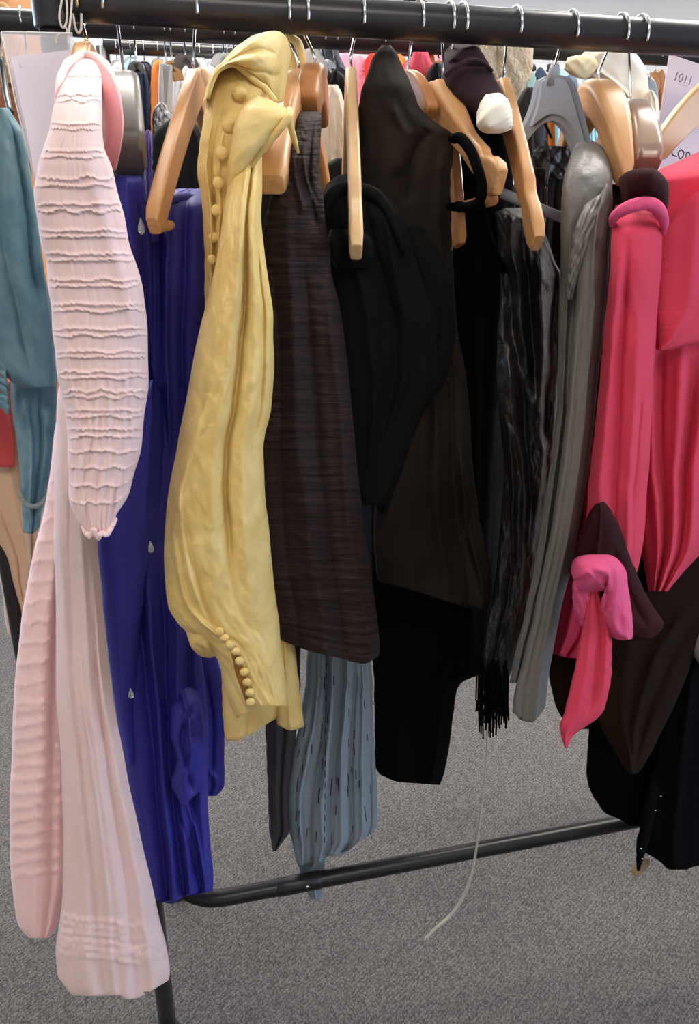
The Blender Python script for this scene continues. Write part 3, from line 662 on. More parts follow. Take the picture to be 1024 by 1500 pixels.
tube('lapel_edge', [on(lap, 340, 290, .003), on(lap, 352, 266, .003), on(lap, 374, 232, .003), on(lap, 396, 205, .004), on(lap, 412, 186, .004), on(lap, 424, 170, .004), P(424, 162, .222)], .0034, yelM, ye, smooth_n=5)
tube('loose_tie', [P(422, 168, .21), P(426, 186, .205), P(431, 204, .20), P(437, 224, .195)], [.0035, .003, .0028, .0012], yelM, ye, smooth_n=4)
slv = drape('sleeve', [(205, 345, 384, .15), (240, 338, 384, .19), (280, 332, 384, .215), (320, 326, 383, .225), (370, 319, 388, .23), (420, 308, 395, .23), (470, 295, 400, .23), (540, 281, 401, .23), (600, 270, 397, .23), (640, 262, 388, .23), (660, 258, 386, .23), (700, 250, 387, .23), (760, 243, 392, .23), (810, 240, 397, .23), (850, 242, 401, .23), (885, 246, 405, .23), (915, 262, 409, .23), (945, 302, 412, .23), (985, 330, 417, .23), (1020, 345, 423, .23), (1034, 356, 424, .23)], yelM, ye, tf=.038, tb=.03, nu=110, nv=260, p=2.3,
      folds=[([(.0, .72), (.2, .6), (.5, .58), (.8, .62)], .035, -.013, 1.4), ([(.05, .5), (.25, .44), (.5, .44), (.8, .48)], .08, .009), ([(.1, .82), (.3, .74), (.6, .78), (.85, .8)], .08, .008),
             ([(.2, .88), (.4, .86), (.55, .88)], .03, -.008, 1.3), ([(.2, .28), (.45, .28), (.8, .3)], .12, .007),
             ([(.62, .12), (.72, .2), (.82, .3)], .04, .006), ([(.68, .22), (.78, .32), (.86, .36)], .025, -.006), ([(.72, .1), (.8, .16), (.86, .26)], .03, .006), ([(.5, .2), (.68, .1)], .06, .007)], wr=[(.0009, 6, 10), (.0006, 14, 22)])
drape('cuff_gather', [(262, 914, 300, 900, .2), (272, 926, 318, 908, .225), (278, 944, 322, 926, .23), (296, 962, 324, 950, .22), (308, 964, 322, 958, .2)], yelM, ye, tf=.022, tb=.02, nu=40, nv=40, wr=[(.0015, 4, 3)], folds=[([(.1, .4), (.9, .5)], .12, .006)])
drape('cuff_underside', [(318, 935, 345, 925, .205), (322, 965, 352, 955, .205), (328, 1000, 362, 990, .205), (336, 1030, 372, 1020, .205), (346, 1052, 370, 1040, .205)], yelM, ye, tf=.045, tb=.015, nu=30, nv=40, wr=[(.001, 3, 5)])
cav = cloth('yellow_silk_cuff_shade', (150, 104, 48), rough=.7, crumple=.3)  # silk colour darkened to paint the shade inside the cuff opening
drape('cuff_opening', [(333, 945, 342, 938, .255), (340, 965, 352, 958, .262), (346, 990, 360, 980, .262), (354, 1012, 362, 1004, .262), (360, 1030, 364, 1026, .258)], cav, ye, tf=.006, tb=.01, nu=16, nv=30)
drape('under_panel', [(930, 320, 400), (1000, 325, 407), (1040, 326, 408), (1060, 328, 404), (1070, 330, 400)], yelM, ye, d=.14, tf=.03, tb=.03, nu=40, nv=50, hem=[(0, 14), (.2, 16), (.5, 6), (.8, -6), (1, -16)], folds=[([(.3, .5), (1, .45)], .1, -.006)])
drape('side_panel', [(880, 395, 425), (940, 400, 431), (1000, 402, 438), (1040, 404, 443), (1062, 406, 446)], yelM, ye, d=.14, tf=.02, tb=.03, nu=40, nv=40, hem=[(0, 0), (.5, 8), (1, 2)], folds=[([(.2, .55), (1, .5)], .1, .005)])
for i, (x, y) in enumerate(((351, 137), (334, 184), (324, 224), (320, 268), (317, 308), (313, 348), (310, 380))):
    ball('covered_button', on(body, x, y, .003 if i else .006), .0064-.0003*i, yelM, ye, sy=.45 if i else .9)
for x, y in ((321, 925), (329, 934), (337, 944), (346, 954), (351, 968), (358, 984), (362, 999), (366, 1014), (367, 1028)):
    ball('cuff_button', on(slv, x, y, .006) if y > 940 else P(x, y, .268), .0050, yelM, ye, sy=.7)

# ---------------------------------------------------------------- dark brown slub jacket
br = thing('brown_jacket', 'dark brown crinkled slub-silk jacket right of the yellow robe', 'jacket', P(480, 968, .15))
bsl = lambda U, V: .0011*sines(U*.5, V+.02*sines(U, V, 4, 1, 1, 4), 5, 2, 80, 14)*np.clip(.4+.8*sines(U, V, 6, 2, 5), 0, 2)+.0016*sines(U, V, 8, 1.5, 12, 8)
drape('body', [(163, 440, 468, .07), (172, 436, 471, .10), (195, 430, 470, .125), (220, 421, 469, .145), (250, 410, 468, .155), (290, 396, 474, .16), (330, 386, 478, .16), (400, 382, 486), (450, 382, 498), (520, 380, 508), (600, 378, 516), (660, 376, 521), (750, 380, 531), (850, 388, 545), (900, 400, 552), (950, 408, 556), (958, 412, 554)], brnM, br, d=.155, tf=.028, tb=.02, nu=80, nv=420, extra=bsl, warp=.02,
      hem=[(0, -20), (.3, -4), (.6, 6), (.85, 14), (1, 4)], folds=[([(.05, .7), (.14, .75), (.25, .9)], .06, -.008), ([(.12, .3), (.2, .6)], .06, .006), ([(.1, .5), (.2, .85)], .04, .006), ([(.2, .35), (.6, .42), (1, .5)], .09, .007), ([(.3, .62), (.6, .6), (1, .66)], .07, -.009), ([(.35, .86), (.7, .86), (1, .9)], .06, .007), ([(.3, .15), (.6, .25), (1, .2)], .06, -.006)])

# ---------------------------------------------------------------- black crepe jacket
bj = thing('black_jacket', 'plain black crepe jacket behind the slim straight beech hanger', 'jacket', P(560, 740, .08))
drape('body', [(262, 478, 545, .04), (285, 474, 570, .09), (320, 474, 590), (370, 476, 606), (420, 480, 622), (480, 484, 640), (540, 490, 640), (590, 500, 622), (640, 505, 604), (700, 512, 585), (740, 530, 562)], blkM, bj, d=.11, tf=.018, tb=.025, nu=60, nv=110,
      top=[(0, 8), (.3, -6), (.6, -8), (1, 10)], folds=[([(.05, .25), (.4, .35), (.9, .4)], .06, .008), ([(.1, .55), (.5, .6), (.85, .55)], .05, -.008), ([(.15, .8), (.5, .72), (.8, .65)], .06, .007)], wr=[(.001, 4, 8)])
tube('neck_roll', [P(476, 318, .13), P(480, 295, .13), P(494, 280, .125), P(520, 276, .12), P(548, 284, .12), P(566, 304, .125), P(580, 335, .13), P(592, 370, .128)], [.004, .006, .007, .007, .007, .006, .005, .003], blkM, bj, smooth_n=5)
drape('crumpled_facing', [(336, 484, 530, .135), (352, 480, 545, .14), (372, 482, 548, .138), (392, 492, 540, .13)], blkM, bj, tf=.012, tb=.02, nu=40, nv=40, wr=[(.003, 3, 3)])
drape('hanging_sleeve', [(330, 560, 618, .085), (420, 610, 664, .085), (480, 620, 668), (520, 600, 664), (560, 585, 652), (590, 580, 628), (640, 560, 606), (700, 545, 585), (752, 552, 566)], blkM, bj, d=.085, tf=.018, tb=.03, nu=40, nv=80, folds=[([(.2, .5), (.6, .5), (1, .5)], .12, -.006)])

# ---------------------------------------------------------------- brown black taffeta dress
tf_ = thing('taffeta_dress', 'brown-black taffeta dress with a high pointed shoulder, middle of the rack', 'dress', P(640, 892, .04))
drape('shoulder', [(66, 560, 572, -.03), (76, 551, 580, .0), (92, 543, 588, .025), (110, 537, 596, .04), (132, 530, 605, .05), (155, 526, 614), (172, 524, 630), (186, 523, 648), (198, 523, 664), (225, 522, 664), (260, 521, 660), (330, 521, 661), (400, 530, 664)], satM, tf_, d=.05, tf=.025, tb=.03, nu=70, nv=130,
      folds=[([(.3, .6), (.45, .5), (.6, .45)], .08, .007), ([(.42, .75), (.55, .6), (.7, .58)], .05, -.009), ([(.5, .9), (.75, .88), (1, .9)], .06, .008), ([(.35, .3), (.7, .3), (1, .35)], .1, .005)], wr=[(.0008, 4, 6)])
drape('skirt', [(390, 540, 664), (480, 550, 670), (540, 560, 681), (600, 562, 688), (660, 556, 691), (720, 550, 697), (780, 548, 706), (830, 550, 719), (858, 552, 720), (876, 556, 716)], satM, tf_, d=.055, tf=.022, tb=.025, nu=80, nv=150,
      hem=[(0, -24), (.3, -12), (.6, 4), (.9, 16), (1, 14)], folds=[([(.1, .7), (.5, .6), (1, .6)], .06, .008), ([(.2, .85), (.6, .78), (1, .8)], .05, -.010), ([(.55, .9), (.8, .88), (1, .93)], .04, .010), ([(.1, .4), (.5, .45), (1, .4)], .08, -.006), ([(.7, .97), (.85, .84), (.97, .9)], .03, -.008)])

# ---------------------------------------------------------------- black velvet dress
vd = thing('velvet_dress', 'black velvet strap dress hanging between the taffeta dress and the satin shawl', 'dress', P(600, 1145, -.03))
drape('bodice', [(298, 664, 742, .0), (340, 662, 742), (400, 662, 742), (470, 662, 736), (560, 668, 730), (640, 675, 724), (760, 680, 718)], velM, vd, d=-.01, tf=.02, tb=.03, nu=40, nv=70, folds=[([(.1, .5), (1, .5)], .1, .006)])
drape('skirt', [(600, 545, 722, -.03), (700, 544, 718), (800, 544, 716), (900, 545, 716), (960, 546, 714), (985, 547, 706), (1000, 548, 676), (1010, 548, 670), (1050, 549, 664), (1100, 549, 657), (1130, 550, 650), (1142, 556, 645)], velM, vd, d=-.04, tf=.03, tb=.03, nu=60, nv=110, hem=[(0, -8), (.3, 3), (.7, 6), (1, 8)],
      folds=[([(.3, .3), (1, .3)], .06, .010), ([(.3, .6), (1, .62)], .06, -.012), ([(.3, .85), (1, .85)], .05, .010)])
def strap(pts, w, mat, parent, name='strap', th=.004):
    pp = catmull(np.array([P(*q) for q in pts]), 7)
    return bar3(name, pp, [w, w], [th, th], mat, parent, side=OUT, rnd=2.6)
strap([(663, 203, .11), (676, 204, .13), (690, 222, .15), (700, 248, .165), (706, 272, .17), (703, 294, .165), (690, 302, .15), (672, 303, .12), (662, 303, .09)], .013, velM, vd, th=.009)
strap([(702, 296, .15), (708, 320, .13), (716, 350, .11), (726, 376, .09), (738, 396, .07)], .012, velM, vd, th=.010)

# ---------------------------------------------------------------- black satin shawl with fringe
sh = thing('satin_shawl', 'shiny black satin shawl with a long knotted fringe, beside the grey jacket', 'shawl', P(720, 1085, .05))
drape('draped_fall', [(304, 720, 770, -.02), (316, 724, 790, .02), (345, 728, 800, .045), (385, 731, 814, .055), (402, 732, 822, .055), (430, 733, 822), (500, 728, 822), (560, 727, 819), (640, 734, 812), (700, 738, 806), (760, 734, 797), (820, 728, 788), (870, 722, 782), (920, 712, 768), (960, 706, 756), (1000, 702, 744), (1012, 704, 738)], shwM, sh, d=.05, tf=.022, tb=.03, nu=120, nv=320,
      folds=[([(.03, .45), (.12, .25), (.26, .32), (.36, .55)], .09, 0.0090, 1.9), ([(.06, .6), (.16, .45), (.28, .52), (.42, .66)], .08, -0.0135, 1.9), ([(.1, .82), (.2, .68), (.34, .74), (.5, .70)], .08, 0.0135, 1.9), ([(.14, .95), (.26, .86), (.4, .84), (.6, .9)], .07, -0.0112, 1.9), ([(.14, .1), (.26, .18), (.36, .3)], .08, -0.0105, 1.9), ([(.3, .2), (.45, .24), (.6, .5), (.72, .62)], .09, 0.0135, 1.9), ([(.4, .4), (.52, .46), (.66, .72)], .09, -0.0135, 1.9), ([(.38, .1), (.55, .16), (.75, .4)], .08, 0.0090, 1.9), ([(.5, .84), (.6, .8), (.72, .8)], .08, 0.0105, 1.9), ([(.7, .3), (.85, .4), (1, .4)], .08, -0.0060, 1.9), ([(.7, .6), (.85, .65), (1, .65)], .08, 0.0060, 1.9)], wr=[(.0018, 4, 3), (.0008, 9, 6)], warp=.02)
rr_ = random.Random(4); fl = []
for k in range(90):
    x = 700+44*k/89+rr_.uniform(-2, 2); L = 1030+rr_.uniform(0, 52)*(1 if abs(x-716) < 16 else .75)
    fl.append([P(x, 965+rr_.uniform(0, 30), .06+rr_.uniform(-.015, .03)), P(x+rr_.uniform(-2, 2), 1025, .06+rr_.uniform(-.02, .03)), P(x+rr_.uniform(-4, 4)-2, L, .06+rr_.uniform(-.02, .03))])
fr = many_tubes('fringe', fl, .0013, velM, sh); fr['kind'] = 'stuff'
cd = P(714, 1072, .085)
cp = [P(714, 1060, .085), P(713, 1095, .085), P(709, 1150, .085), P(703, 1200, .086), P(696, 1255, .088), P(688, 1290, .09), P(676, 1318, .092), P(660, 1340, .095), P(640, 1358, .10), P(621, 1377, .105)]
tag(tube('plastic_tubing', cp, [.0014, .0014, .0014, .0016, .0020, .0024, .0026, .0028, .0028, .0026], tubeM, None, smooth_n=6, seg=10), 'thin grey plastic cord dangling below the black fringe', 'cord')

# ---------------------------------------------------------------- grey silk jacket
gj = thing('grey_jacket', 'silver grey shot-silk jacket with a long narrow sleeve, left of the raspberry doublet', 'jacket', P(775, 1055, .17))
drape('body', [(206, 848, 868, .02), (214, 842, 880, .06), (232, 834, 890, .10), (262, 826, 897, .13), (300, 822, 897, .14), (350, 821, 890, .14), (420, 820, 880, .14), (500, 818, 872), (600, 816, 862), (700, 804, 850), (800, 788, 838), (900, 768, 810), (960, 754, 790), (1000, 746, 780)], gshM, gj, d=.14, tf=.025, tb=.04, nu=70, nv=160,
      folds=[([(.2, .2), (.5, .16), (1, .25)], .05, .006), ([(.3, .4), (.5, .3), (.8, .35)], .05, -.006), ([(.2, .6), (.35, .4), (.5, .3)], .05, .009)], wr=[(.0008, 4, 8)])
drape('sleeve', [(888, 268, 896, 276, .165), (872, 300, 897, 300, .175), (862, 330, 896, 330, .18), (853, 370, 893, 370, .185), (846, 410, 890, 410, .19), (841, 470, 885, 470, .19), (835, 540, 878, 540, .19), (828, 620, 870, 620, .19), (818, 700, 860, 700, .19), (806, 780, 847, 780, .19), (792, 850, 832, 850, .19), (778, 920, 816, 920, .19), (763, 980, 806, 980, .19), (752, 1025, 800, 1025, .19), (750, 1042, 798, 1040, .19)], gryM, gj, tf=.024, tb=.02, nu=50, nv=170,
      hem=[(0, 0), (.3, 14), (.6, 17), (1, -2)], folds=[([(.05, .3), (.2, .5)], .1, .006), ([(.12, .6), (.5, .65), (1, .7)], .08, .004), ([(.2, .25), (.6, .3), (1, .3)], .08, -.004)], wr=[(.0005, 4, 10)])
drape('sleeve_head', [(856, 300, 893, 275, .175), (842, 335, 878, 322, .19), (836, 370, 866, 362, .19), (830, 410, 854, 404, .185), (828, 440, 842, 438, .175)], gshM, gj, tf=.014, tb=.02, nu=40, nv=60, wr=[(.0016, 4, 6)])

# ---------------------------------------------------------------- raspberry doublet
rd = thing('raspberry_doublet', 'raspberry pink doublet with maroon velvet collar and padded cuff, right end of the rack', 'doublet', P(850, 1090, .2))
drape('body', [(226, 985, 1060, .08), (240, 966, 1080, .13), (265, 958, 1090, .16), (310, 955, 1100), (380, 950, 1110), (440, 930, 1115), (520, 925, 1110), (600, 922, 1100), (680, 924, 1080), (740, 930, 1062), (800, 938, 1034), (840, 945, 1000), (866, 950, 978)], redM, rd, d=.16, tf=.04, tb=.07, nu=110, nv=180,
      top=[(0, 14), (.4, 0), (1, -20)], folds=[([(.35, .4), (.42, .25), (.5, .08)], .05, .014), ([(.2, .3), (.3, .2), (.38, .1)], .05, -.010), ([(.45, .15), (.7, .2), (1, .3)], .05, .012), ([(.45, .25), (.7, .28), (1, .42)], .03, -.012), ([(.45, .4), (.7, .4), (1, .55)], .05, .012), ([(.5, .52), (.75, .52), (1, .7)], .03, -.012), ([(.4, .65), (.7, .6), (1, .85)], .05, .010)])
drape('under_sleeve', [(430, 955, 1090, .2), (455, 955, 1070), (480, 958, 1050), (500, 960, 1030), (512, 962, 985)], redM, rd, d=.2, tf=.03, tb=.05, nu=50, nv=50, top=[(0, -80), (.5, -150), (1, -190)], folds=[([(.0, .5), (1, .25)], .1, .006)])
drape('sleeve', [(300, 902, 970, .17), (318, 897, 971, .20), (350, 895, 971, .22), (400, 893, 968, .225), (480, 885, 962), (560, 878, 957), (640, 870, 953), (720, 861, 948), (780, 858, 944), (820, 866, 938), (850, 880, 930)], redM, rd, d=.22, tf=.034, tb=.04, nu=80, nv=150,
      folds=[([(.12, .34), (.5, .40), (1, .5)], .06, -.010), ([(.3, .66), (.6, .66), (1, .78)], .10, .008), ([(.1, .14), (.5, .18), (1, .25)], .10, .007), ([(.5, .8), (.75, .78), (1, .85)], .05, -.007)], wr=[(.0006, 4, 4)])
drape('skirt_back', [(640, 846, 905), (720, 838, 905), (800, 832, 900), (880, 820, 895), (930, 812, 880), (955, 808, 850)], rdkM, rd, d=.12, tf=.02, tb=.03, nu=50, nv=70, folds=[([(.2, .3), (1, .25)], .06, .008), ([(.2, .55), (1, .5)], .06, -.008)], hem=[(0, 2), (.5, 8), (1, 10)])
drape('collar', [(906, 262, 912, 300, .19), (918, 252, 922, 300, .225), (935, 247, 936, 292, .24), (955, 246, 953, 288, .245), (970, 255, 962, 294, .24), (980, 275, 967, 308, .23), (979, 300, 968, 322, .22), (974, 320, 970, 330, .21)], marM, rd, tf=.016, tb=.02, nu=36, nv=60, p=2.1)
tube('piping', [P(897, 330, .225), P(900, 318, .24), P(912, 308, .25), P(928, 301, .256), P(945, 298, .258), P(960, 302, .256), P(969, 314, .25), P(973, 328, .24), P(972, 340, .228)], [.003, .005, .006, .0065, .0065, .0065, .006, .0045, .003], pnkM, rd, smooth_n=5, seg=14)
drape('velvet_cuff', [(872, 738, 886, 735, .255), (862, 752, 898, 752, .26), (852, 780, 910, 778, .265), (842, 812, 922, 812, .265), (838, 845, 934, 842, .265), (840, 875, 946, 870, .265), (858, 905, 962, 896, .265), (890, 925, 972, 914, .265), (920, 936, 966, 926, .262), (940, 938, 956, 934, .26)], marM, rd, tf=.026, tb=.03, nu=60, nv=90, folds=[([(.0, .5), (.3, .42), (.45, .4)], .03, .006), ([(.3, .75), (.6, .78), (.9, .7)], .06, -.006)])
roll = drape('padded_roll', [(836, 838, 850, 872, .285), (838, 824, 870, 868, .295), (848, 815, 880, 866, .30), (866, 812, 888, 866, .302), (888, 812, 893, 870, .302), (906, 820, 880, 880, .30), (918, 840, 878, 893, .295), (922, 870, 880, 905, .29), (926, 900, 888, 922, .285), (928, 926, 902, 936, .28), (926, 936, 914, 938, .275)], pnkM, rd, tf=.03, tb=.02, nu=50, nv=110, p=2.1, wr=[(.0016, 3, 16)], folds=[([(.25, .85), (.5, .7), (.65, .85)], .12, -.008), ([(.02, .35), (.2, .5)], .1, .004)])
drape('padded_roll', [(845, 840, 878, 862, .28), (838, 862, 872, 876, .285), (840, 885, 868, 890, .28), (846, 905, 864, 908, .275), (854, 922, 862, 922, .27)], pnkM, rd, tf=.022, tb=.02, nu=40, nv=50, wr=[(.0014, 3, 9)])
drape('hanging_tie', [(844, 866, 876, .29), (870, 862, 880, .295), (900, 857, 888, .295), (935, 850, 896, .29), (980, 842, 896, .29), (1020, 832, 890, .29), (1045, 826, 882, .29), (1062, 820, 862, .29), (1075, 821, 842, .29), (1088, 825, 834, .29), (1096, 827, 830, .29)], redM, rd, tf=.012, tb=.014, nu=36, nv=80, folds=[([(.1, .62), (.5, .62), (.8, .66)], .07, -.007), ([(.1, .85), (.4, .85), (.7, .85)], .08, .005), ([(.1, .3), (.6, .3), (1, .4)], .1, .003)])

# ---------------------------------------------------------------- chocolate coat and black trousers below it
cc = thing('chocolate_coat', 'chocolate brown suede coat whose pointed hem hangs below the raspberry doublet', 'coat', P(920, 1134, .05))
drape('body', [(780, 860, 1080), (880, 862, 1060), (960, 866, 1018), (1000, 868, 1002), (1040, 872, 985), (1060, 878, 975), (1100, 900, 955), (1128, 918, 938), (1134, 924, 932)], bwnM, cc, d=.12, tf=.02, tb=.02, nu=80, nv=110, folds=[([(.3, .75), (.6, .6), (.95, .5)], .05, .006), ([(.3, .88), (.6, .74), (.95, .62)], .07, -.006, 1.8), ([(.2, .35), (.7, .35), (1, .4)], .1, .005)])
drape('side_flap', [(930, 804, 862, .04), (980, 804, 862, .04), (1020, 810, 864, .04), (1050, 822, 868, .04), (1068, 846, 870, .04)], bwnM, cc, tf=.015, tb=.02, nu=30, nv=40)
bt = thing('black_trousers', 'black wool garment hanging lowest at the right, split hem with small silver studs', 'trousers', P(980, 1275, .03))
drape('left_leg', [(980, 866, 1010), (1080, 862, 1000), (1130, 859, 990), (1150, 862, 980), (1175, 874, 965), (1195, 888, 952), (1206, 908, 944)], velM, bt, d=.045, tf=.015, tb=.02, nu=50, nv=80, hem=[(0, -6), (.5, 4), (1, 4)], folds=[([(.2, .4), (1, .4)], .1, .006)])
drape('right_leg', [(940, 1000, 1120), (1000, 984, 1120), (1060, 972, 1115), (1120, 960, 1110), (1180, 948, 1105), (1230, 940, 1100), (1262, 944, 1095)], velM, bt, d=.085, tf=.02, tb=.02, nu=60, nv=100, hem=[(0, -14), (.15, 0), (.25, 12), (.4, 12), (.5, 6), (.8, 4), (1, -4)], folds=[([(.1, .2), (.6, .25), (1, .3)], .05, .010), ([(.1, .5), (1, .55)], .08, -.01)])
plk = drape('button_placket', [(1130, 954, 968, .075), (1180, 944, 962), (1210, 938, 956), (1235, 932, 950), (1260, 932, 942), (1276, 933, 937)], velM, bt, d=.10, tf=.012, tb=.01, nu=16, nv=50)
for x, y in ((968, 1166), (960, 1187), (939, 1243), (941, 1258)): ball('stud', P(x, y, .116), .0014, steel, bt)
drape('lining_scrap', [(936, 1256, 952, 1258, .05), (930, 1266, 952, 1264, .05), (924, 1276, 948, 1272, .05), (930, 1284, 936, 1284, .05)], cloth('tan_lining', (160, 132, 100)), bt, tf=.004, tb=.004, nu=14, nv=18)
gs = thing('grey_scrap_garment', 'bit of grey cloth just showing beside the chocolate coat at the right edge', 'garment', P(1030, 975, .05))
drape('body', [(700, 1035, 1120, .12), (900, 1030, 1120), (935, 1016, 1120), (955, 1014, 1120), (975, 1026, 1120)], gryM, gs, d=.12, tf=.02, tb=.02, nu=30, nv=40)

# ---------------------------------------------------------------- slate chiffon and charcoal velvet
ch = thing('chiffon_dress', 'slate blue chiffon dress with dark beaded dashes, below the brown jacket', 'dress', P(480, 1320, -.06))
cf = drape('skirt', [(880, 452, 540), (955, 450, 543), (1000, 447, 545), (1060, 438, 547), (1120, 426, 550), (1170, 420, 553), (1210, 422, 553), (1228, 428, 549), (1246, 432, 528)], chfM, ch, d=.0, tf=.03, tb=.03, nu=110, nv=130,
      hem=[(0, 10), (.12, 22), (.3, 26), (.42, 10), (.55, 6), (.68, 8), (.8, 2), (1, -20)], folds=[([(0, .2), (.5, .2), (1, .12)], .03, .012), ([(0, .32), (.5, .34), (1, .25)], .025, -.014), ([(0, .4), (.5, .42), (1, .36)], .03, .012), ([(.1, .55), (.6, .52), (1, .48)], .03, -.010), ([(.1, .66), (.6, .6), (1, .6)], .03, .012), ([(.2, .75), (.6, .72), (1, .72)], .03, -.012), ([(.2, .88), (.6, .85), (1, .84)], .03, .011), ([(.5, .95), (.8, .93), (1, .92)], .02, -.008)])
drape('tail', [(1190, 430, 480, -.035), (1240, 430, 478), (1280, 440, 475), (1305, 448, 473), (1318, 456, 470)], chfM, ch, d=-.035, tf=.012, tb=.015, nu=40, nv=50, folds=[([(.1, .4), (1, .5)], .1, .006)])
rb_ = random.Random(12); dashes = []
for k in range(46):
    x = rb_.uniform(432, 545); y = rb_.uniform(985, 1232); L = rb_.uniform(9, 22); sl = (x-500)/100*.22*L+rb_.uniform(-1, 1)
    if y+L > 1240: continue
    dashes.append([on(cf, x, y, .0012), on(cf, x+sl*.5, y+L*.5, .0012), on(cf, x+sl, y+L, .0012)])
for y in range(970, 1240, 16): dashes.append([on(cf, 478-(y-970)*.01, y, .0012), on(cf, 478-(y-960)*.01, y+9, .0012)])
bd = many_tubes('beading', dashes, .0006, blkM, ch, seg=5); bd['kind'] = 'stuff'
cv = thing('charcoal_dress', 'charcoal velvet dress tip between the yellow robe hem and the slate chiffon', 'dress', P(402, 1246, .02))
drape('skirt', [(900, 384, 440), (1000, 386, 440), (1070, 389, 434), (1130, 391, 426), (1180, 393, 422), (1215, 394, 424), (1236, 397, 412), (1247, 400, 404)], chrM, cv, d=.02, tf=.02, tb=.03, nu=40, nv=80, folds=[([(.2, .3), (.7, .4), (1, .35)], .08, .008), ([(.3, .6), (1, .6)], .08, -.01)])

# ---------------------------------------------------------------- plum velvet doublet with cream padding, fleece, ivory blouse
pv = thing('plum_doublet', 'plum velvet doublet with a cream padded sleeve end, behind the contoured hanger', 'doublet', P(715, 300, .06))
drape('shoulder_roll', [(650, 78, 664, 62, -.06), (646, 96, 694, 64, -.03), (648, 118, 712, 86, .0), (662, 138, 726, 116, .02), (684, 158, 738, 142, .04), (700, 176, 742, 170, .05)], plmM, pv, tf=.03, tb=.04, nu=50, nv=70, folds=[([(.2, .3), (.35, .6), (.45, .9)], .1, -.012)], p=2.1)
tube('fold_ridge', [P(652, 112, .04), P(668, 98, .045), P(690, 88, .045), P(708, 92, .04), P(720, 104, .03)], .0025, plmM, pv, smooth_n=5)  # raised tube added to stand for a fold, not a sewn cord
drape('body', [(140, 656, 720, -.02), (180, 668, 740, .0), (240, 676, 742, .0), (300, 680, 740, .0), (360, 684, 738, -.01)], velM, pv, tf=.02, tb=.04, nu=40, nv=50)
drape('padded_end', [(704, 150, 712, 138, .08), (698, 168, 730, 136, .1), (698, 182, 744, 146, .115), (704, 192, 750, 164, .115), (718, 196, 752, 182, .105), (732, 196, 750, 190, .09)], creM, pv, tf=.03, tb=.03, nu=50, nv=60, p=2.1, wr=[(.0018, 2, 3)])
fc = thing('fleece_jacket', 'beige boucle fleece jacket under the second rail, behind the shawl hanger', 'jacket', P(740, 250, -.35))
drape('body', [(66, 694, 782, -.38), (90, 694, 781), (112, 700, 778), (135, 712, 766), (160, 722, 756), (200, 722, 752), (260, 722, 750)], flcM, fc, d=-.38, tf=.03, tb=.05, nu=70, nv=90, wr=[(.003, 6, 6), (.0015, 20, 20)], folds=[([(0, .38), (.5, .45)], .03, -.012)])
iv = thing('ivory_blouse', 'crumpled ivory blouse behind the honey-coloured hanger, under the second rail', 'blouse', P(900, 260, -.3))
drape('body', [(76, 856, 930, -.34), (84, 850, 936), (100, 852, 946), (130, 870, 952), (165, 885, 954), (210, 890, 958), (270, 890, 960)], ivoM, iv, d=-.34, tf=.03, tb=.05, nu=70, nv=80, wr=[(.002, 4, 4)], folds=[([(.1, .2), (.3, .5), (.5, .8)], .05, .010), ([(.2, .3), (.4, .55), (.6, .75)], .03, -.012), ([(.3, .35), (.6, .6)], .03, .009)])
drape('cuff', [(826, 102, 832, 84, -.3), (840, 112, 852, 80, -.3), (856, 116, 868, 82, -.31), (868, 110, 878, 92, -.32)], cloth('pale_gold_trim', (232, 214, 170)), iv, tf=.015, tb=.015, nu=30, nv=30, wr=[(.002, 3, 3)])

# brown-black crumpled garment in the gap beside the grey jacket
sk = thing('gathered_skirt', 'gathered dark brown skirt with black ties, seen between the notched hanger and grey jacket', 'skirt', P(805, 560, -.05))
drape('waistband', [(214, 784, 850, -.09), (228, 780, 850), (245, 784, 850), (262, 790, 850)], shwM, sk, d=-.09, tf=.02, tb=.03, nu=40, nv=40, wr=[(.004, 5, 3)])
drape('skirt', [(250, 775, 850, -.1), (300, 765, 850), (400, 765, 850), (560, 775, 845)], satM, sk, d=-.1, tf=.02, tb=.04, nu=60, nv=60, folds=[(*f,) for f in rfolds(5, 8, .008, .04)])
strap([(799, 205, -.06), (803, 235, -.055), (800, 270, -.05), (799, 305, -.05), (795, 345, -.05)], .006, shwM, sk, th=.003, name='tie')
strap([(786, 150, -.09), (796, 175, -.09), (808, 202, -.08)], .005, satM, sk, th=.003, name='hanging_loop')
strap([(782, 160, -.09), (775, 200, -.09), (768, 240, -.08)], .005, satM, sk, th=.003, name='hanging_loop')

# ---------------------------------------------------------------- far left: teal, peach, coral
te = thing('teal_dress', 'dusty teal taffeta dress with a ruffled puff sleeve at the left edge', 'dress', P(40, 780, -.3))
drape('puff_sleeve', [(158, -30, 12, -.28), (175, -50, 24), (200, -60, 36), (260, -70, 46), (330, -75, 56), (400, -70, 66), (450, -50, 75), (500, -25, 80), (540, 0, 82), (560, 18, 83), (568, 30, 82)], tealM, te, d=-.28, tf=.05, tb=.06, nu=80, nv=120, folds=[([(.05, .85), (.4, .88), (.7, .9)], .04, -.014), ([(.1, .7), (.5, .72), (.9, .7)], .07, .012), ([(.2, .55), (.6, .6), (.95, .55)], .05, -.008)], wr=[(.002, 4, 5)])
drape('lower_sleeve', [(540, 14, 84, -.31), (590, 16, 83), (640, 23, 80), (690, 29, 74), (730, 31, 66), (760, 33, 60), (778, 34, 58)], tealM, te, d=-.31, tf=.03, tb=.04, nu=50, nv=80, wr=[(.0015, 4, 5)], folds=[([(.1, .3), (.5, .4), (.9, .4)], .06, .008), ([(.1, .6), (.5, .65), (1, .6)], .05, -.010)], hem=[(0, 2), (.5, 4), (1, -6)])
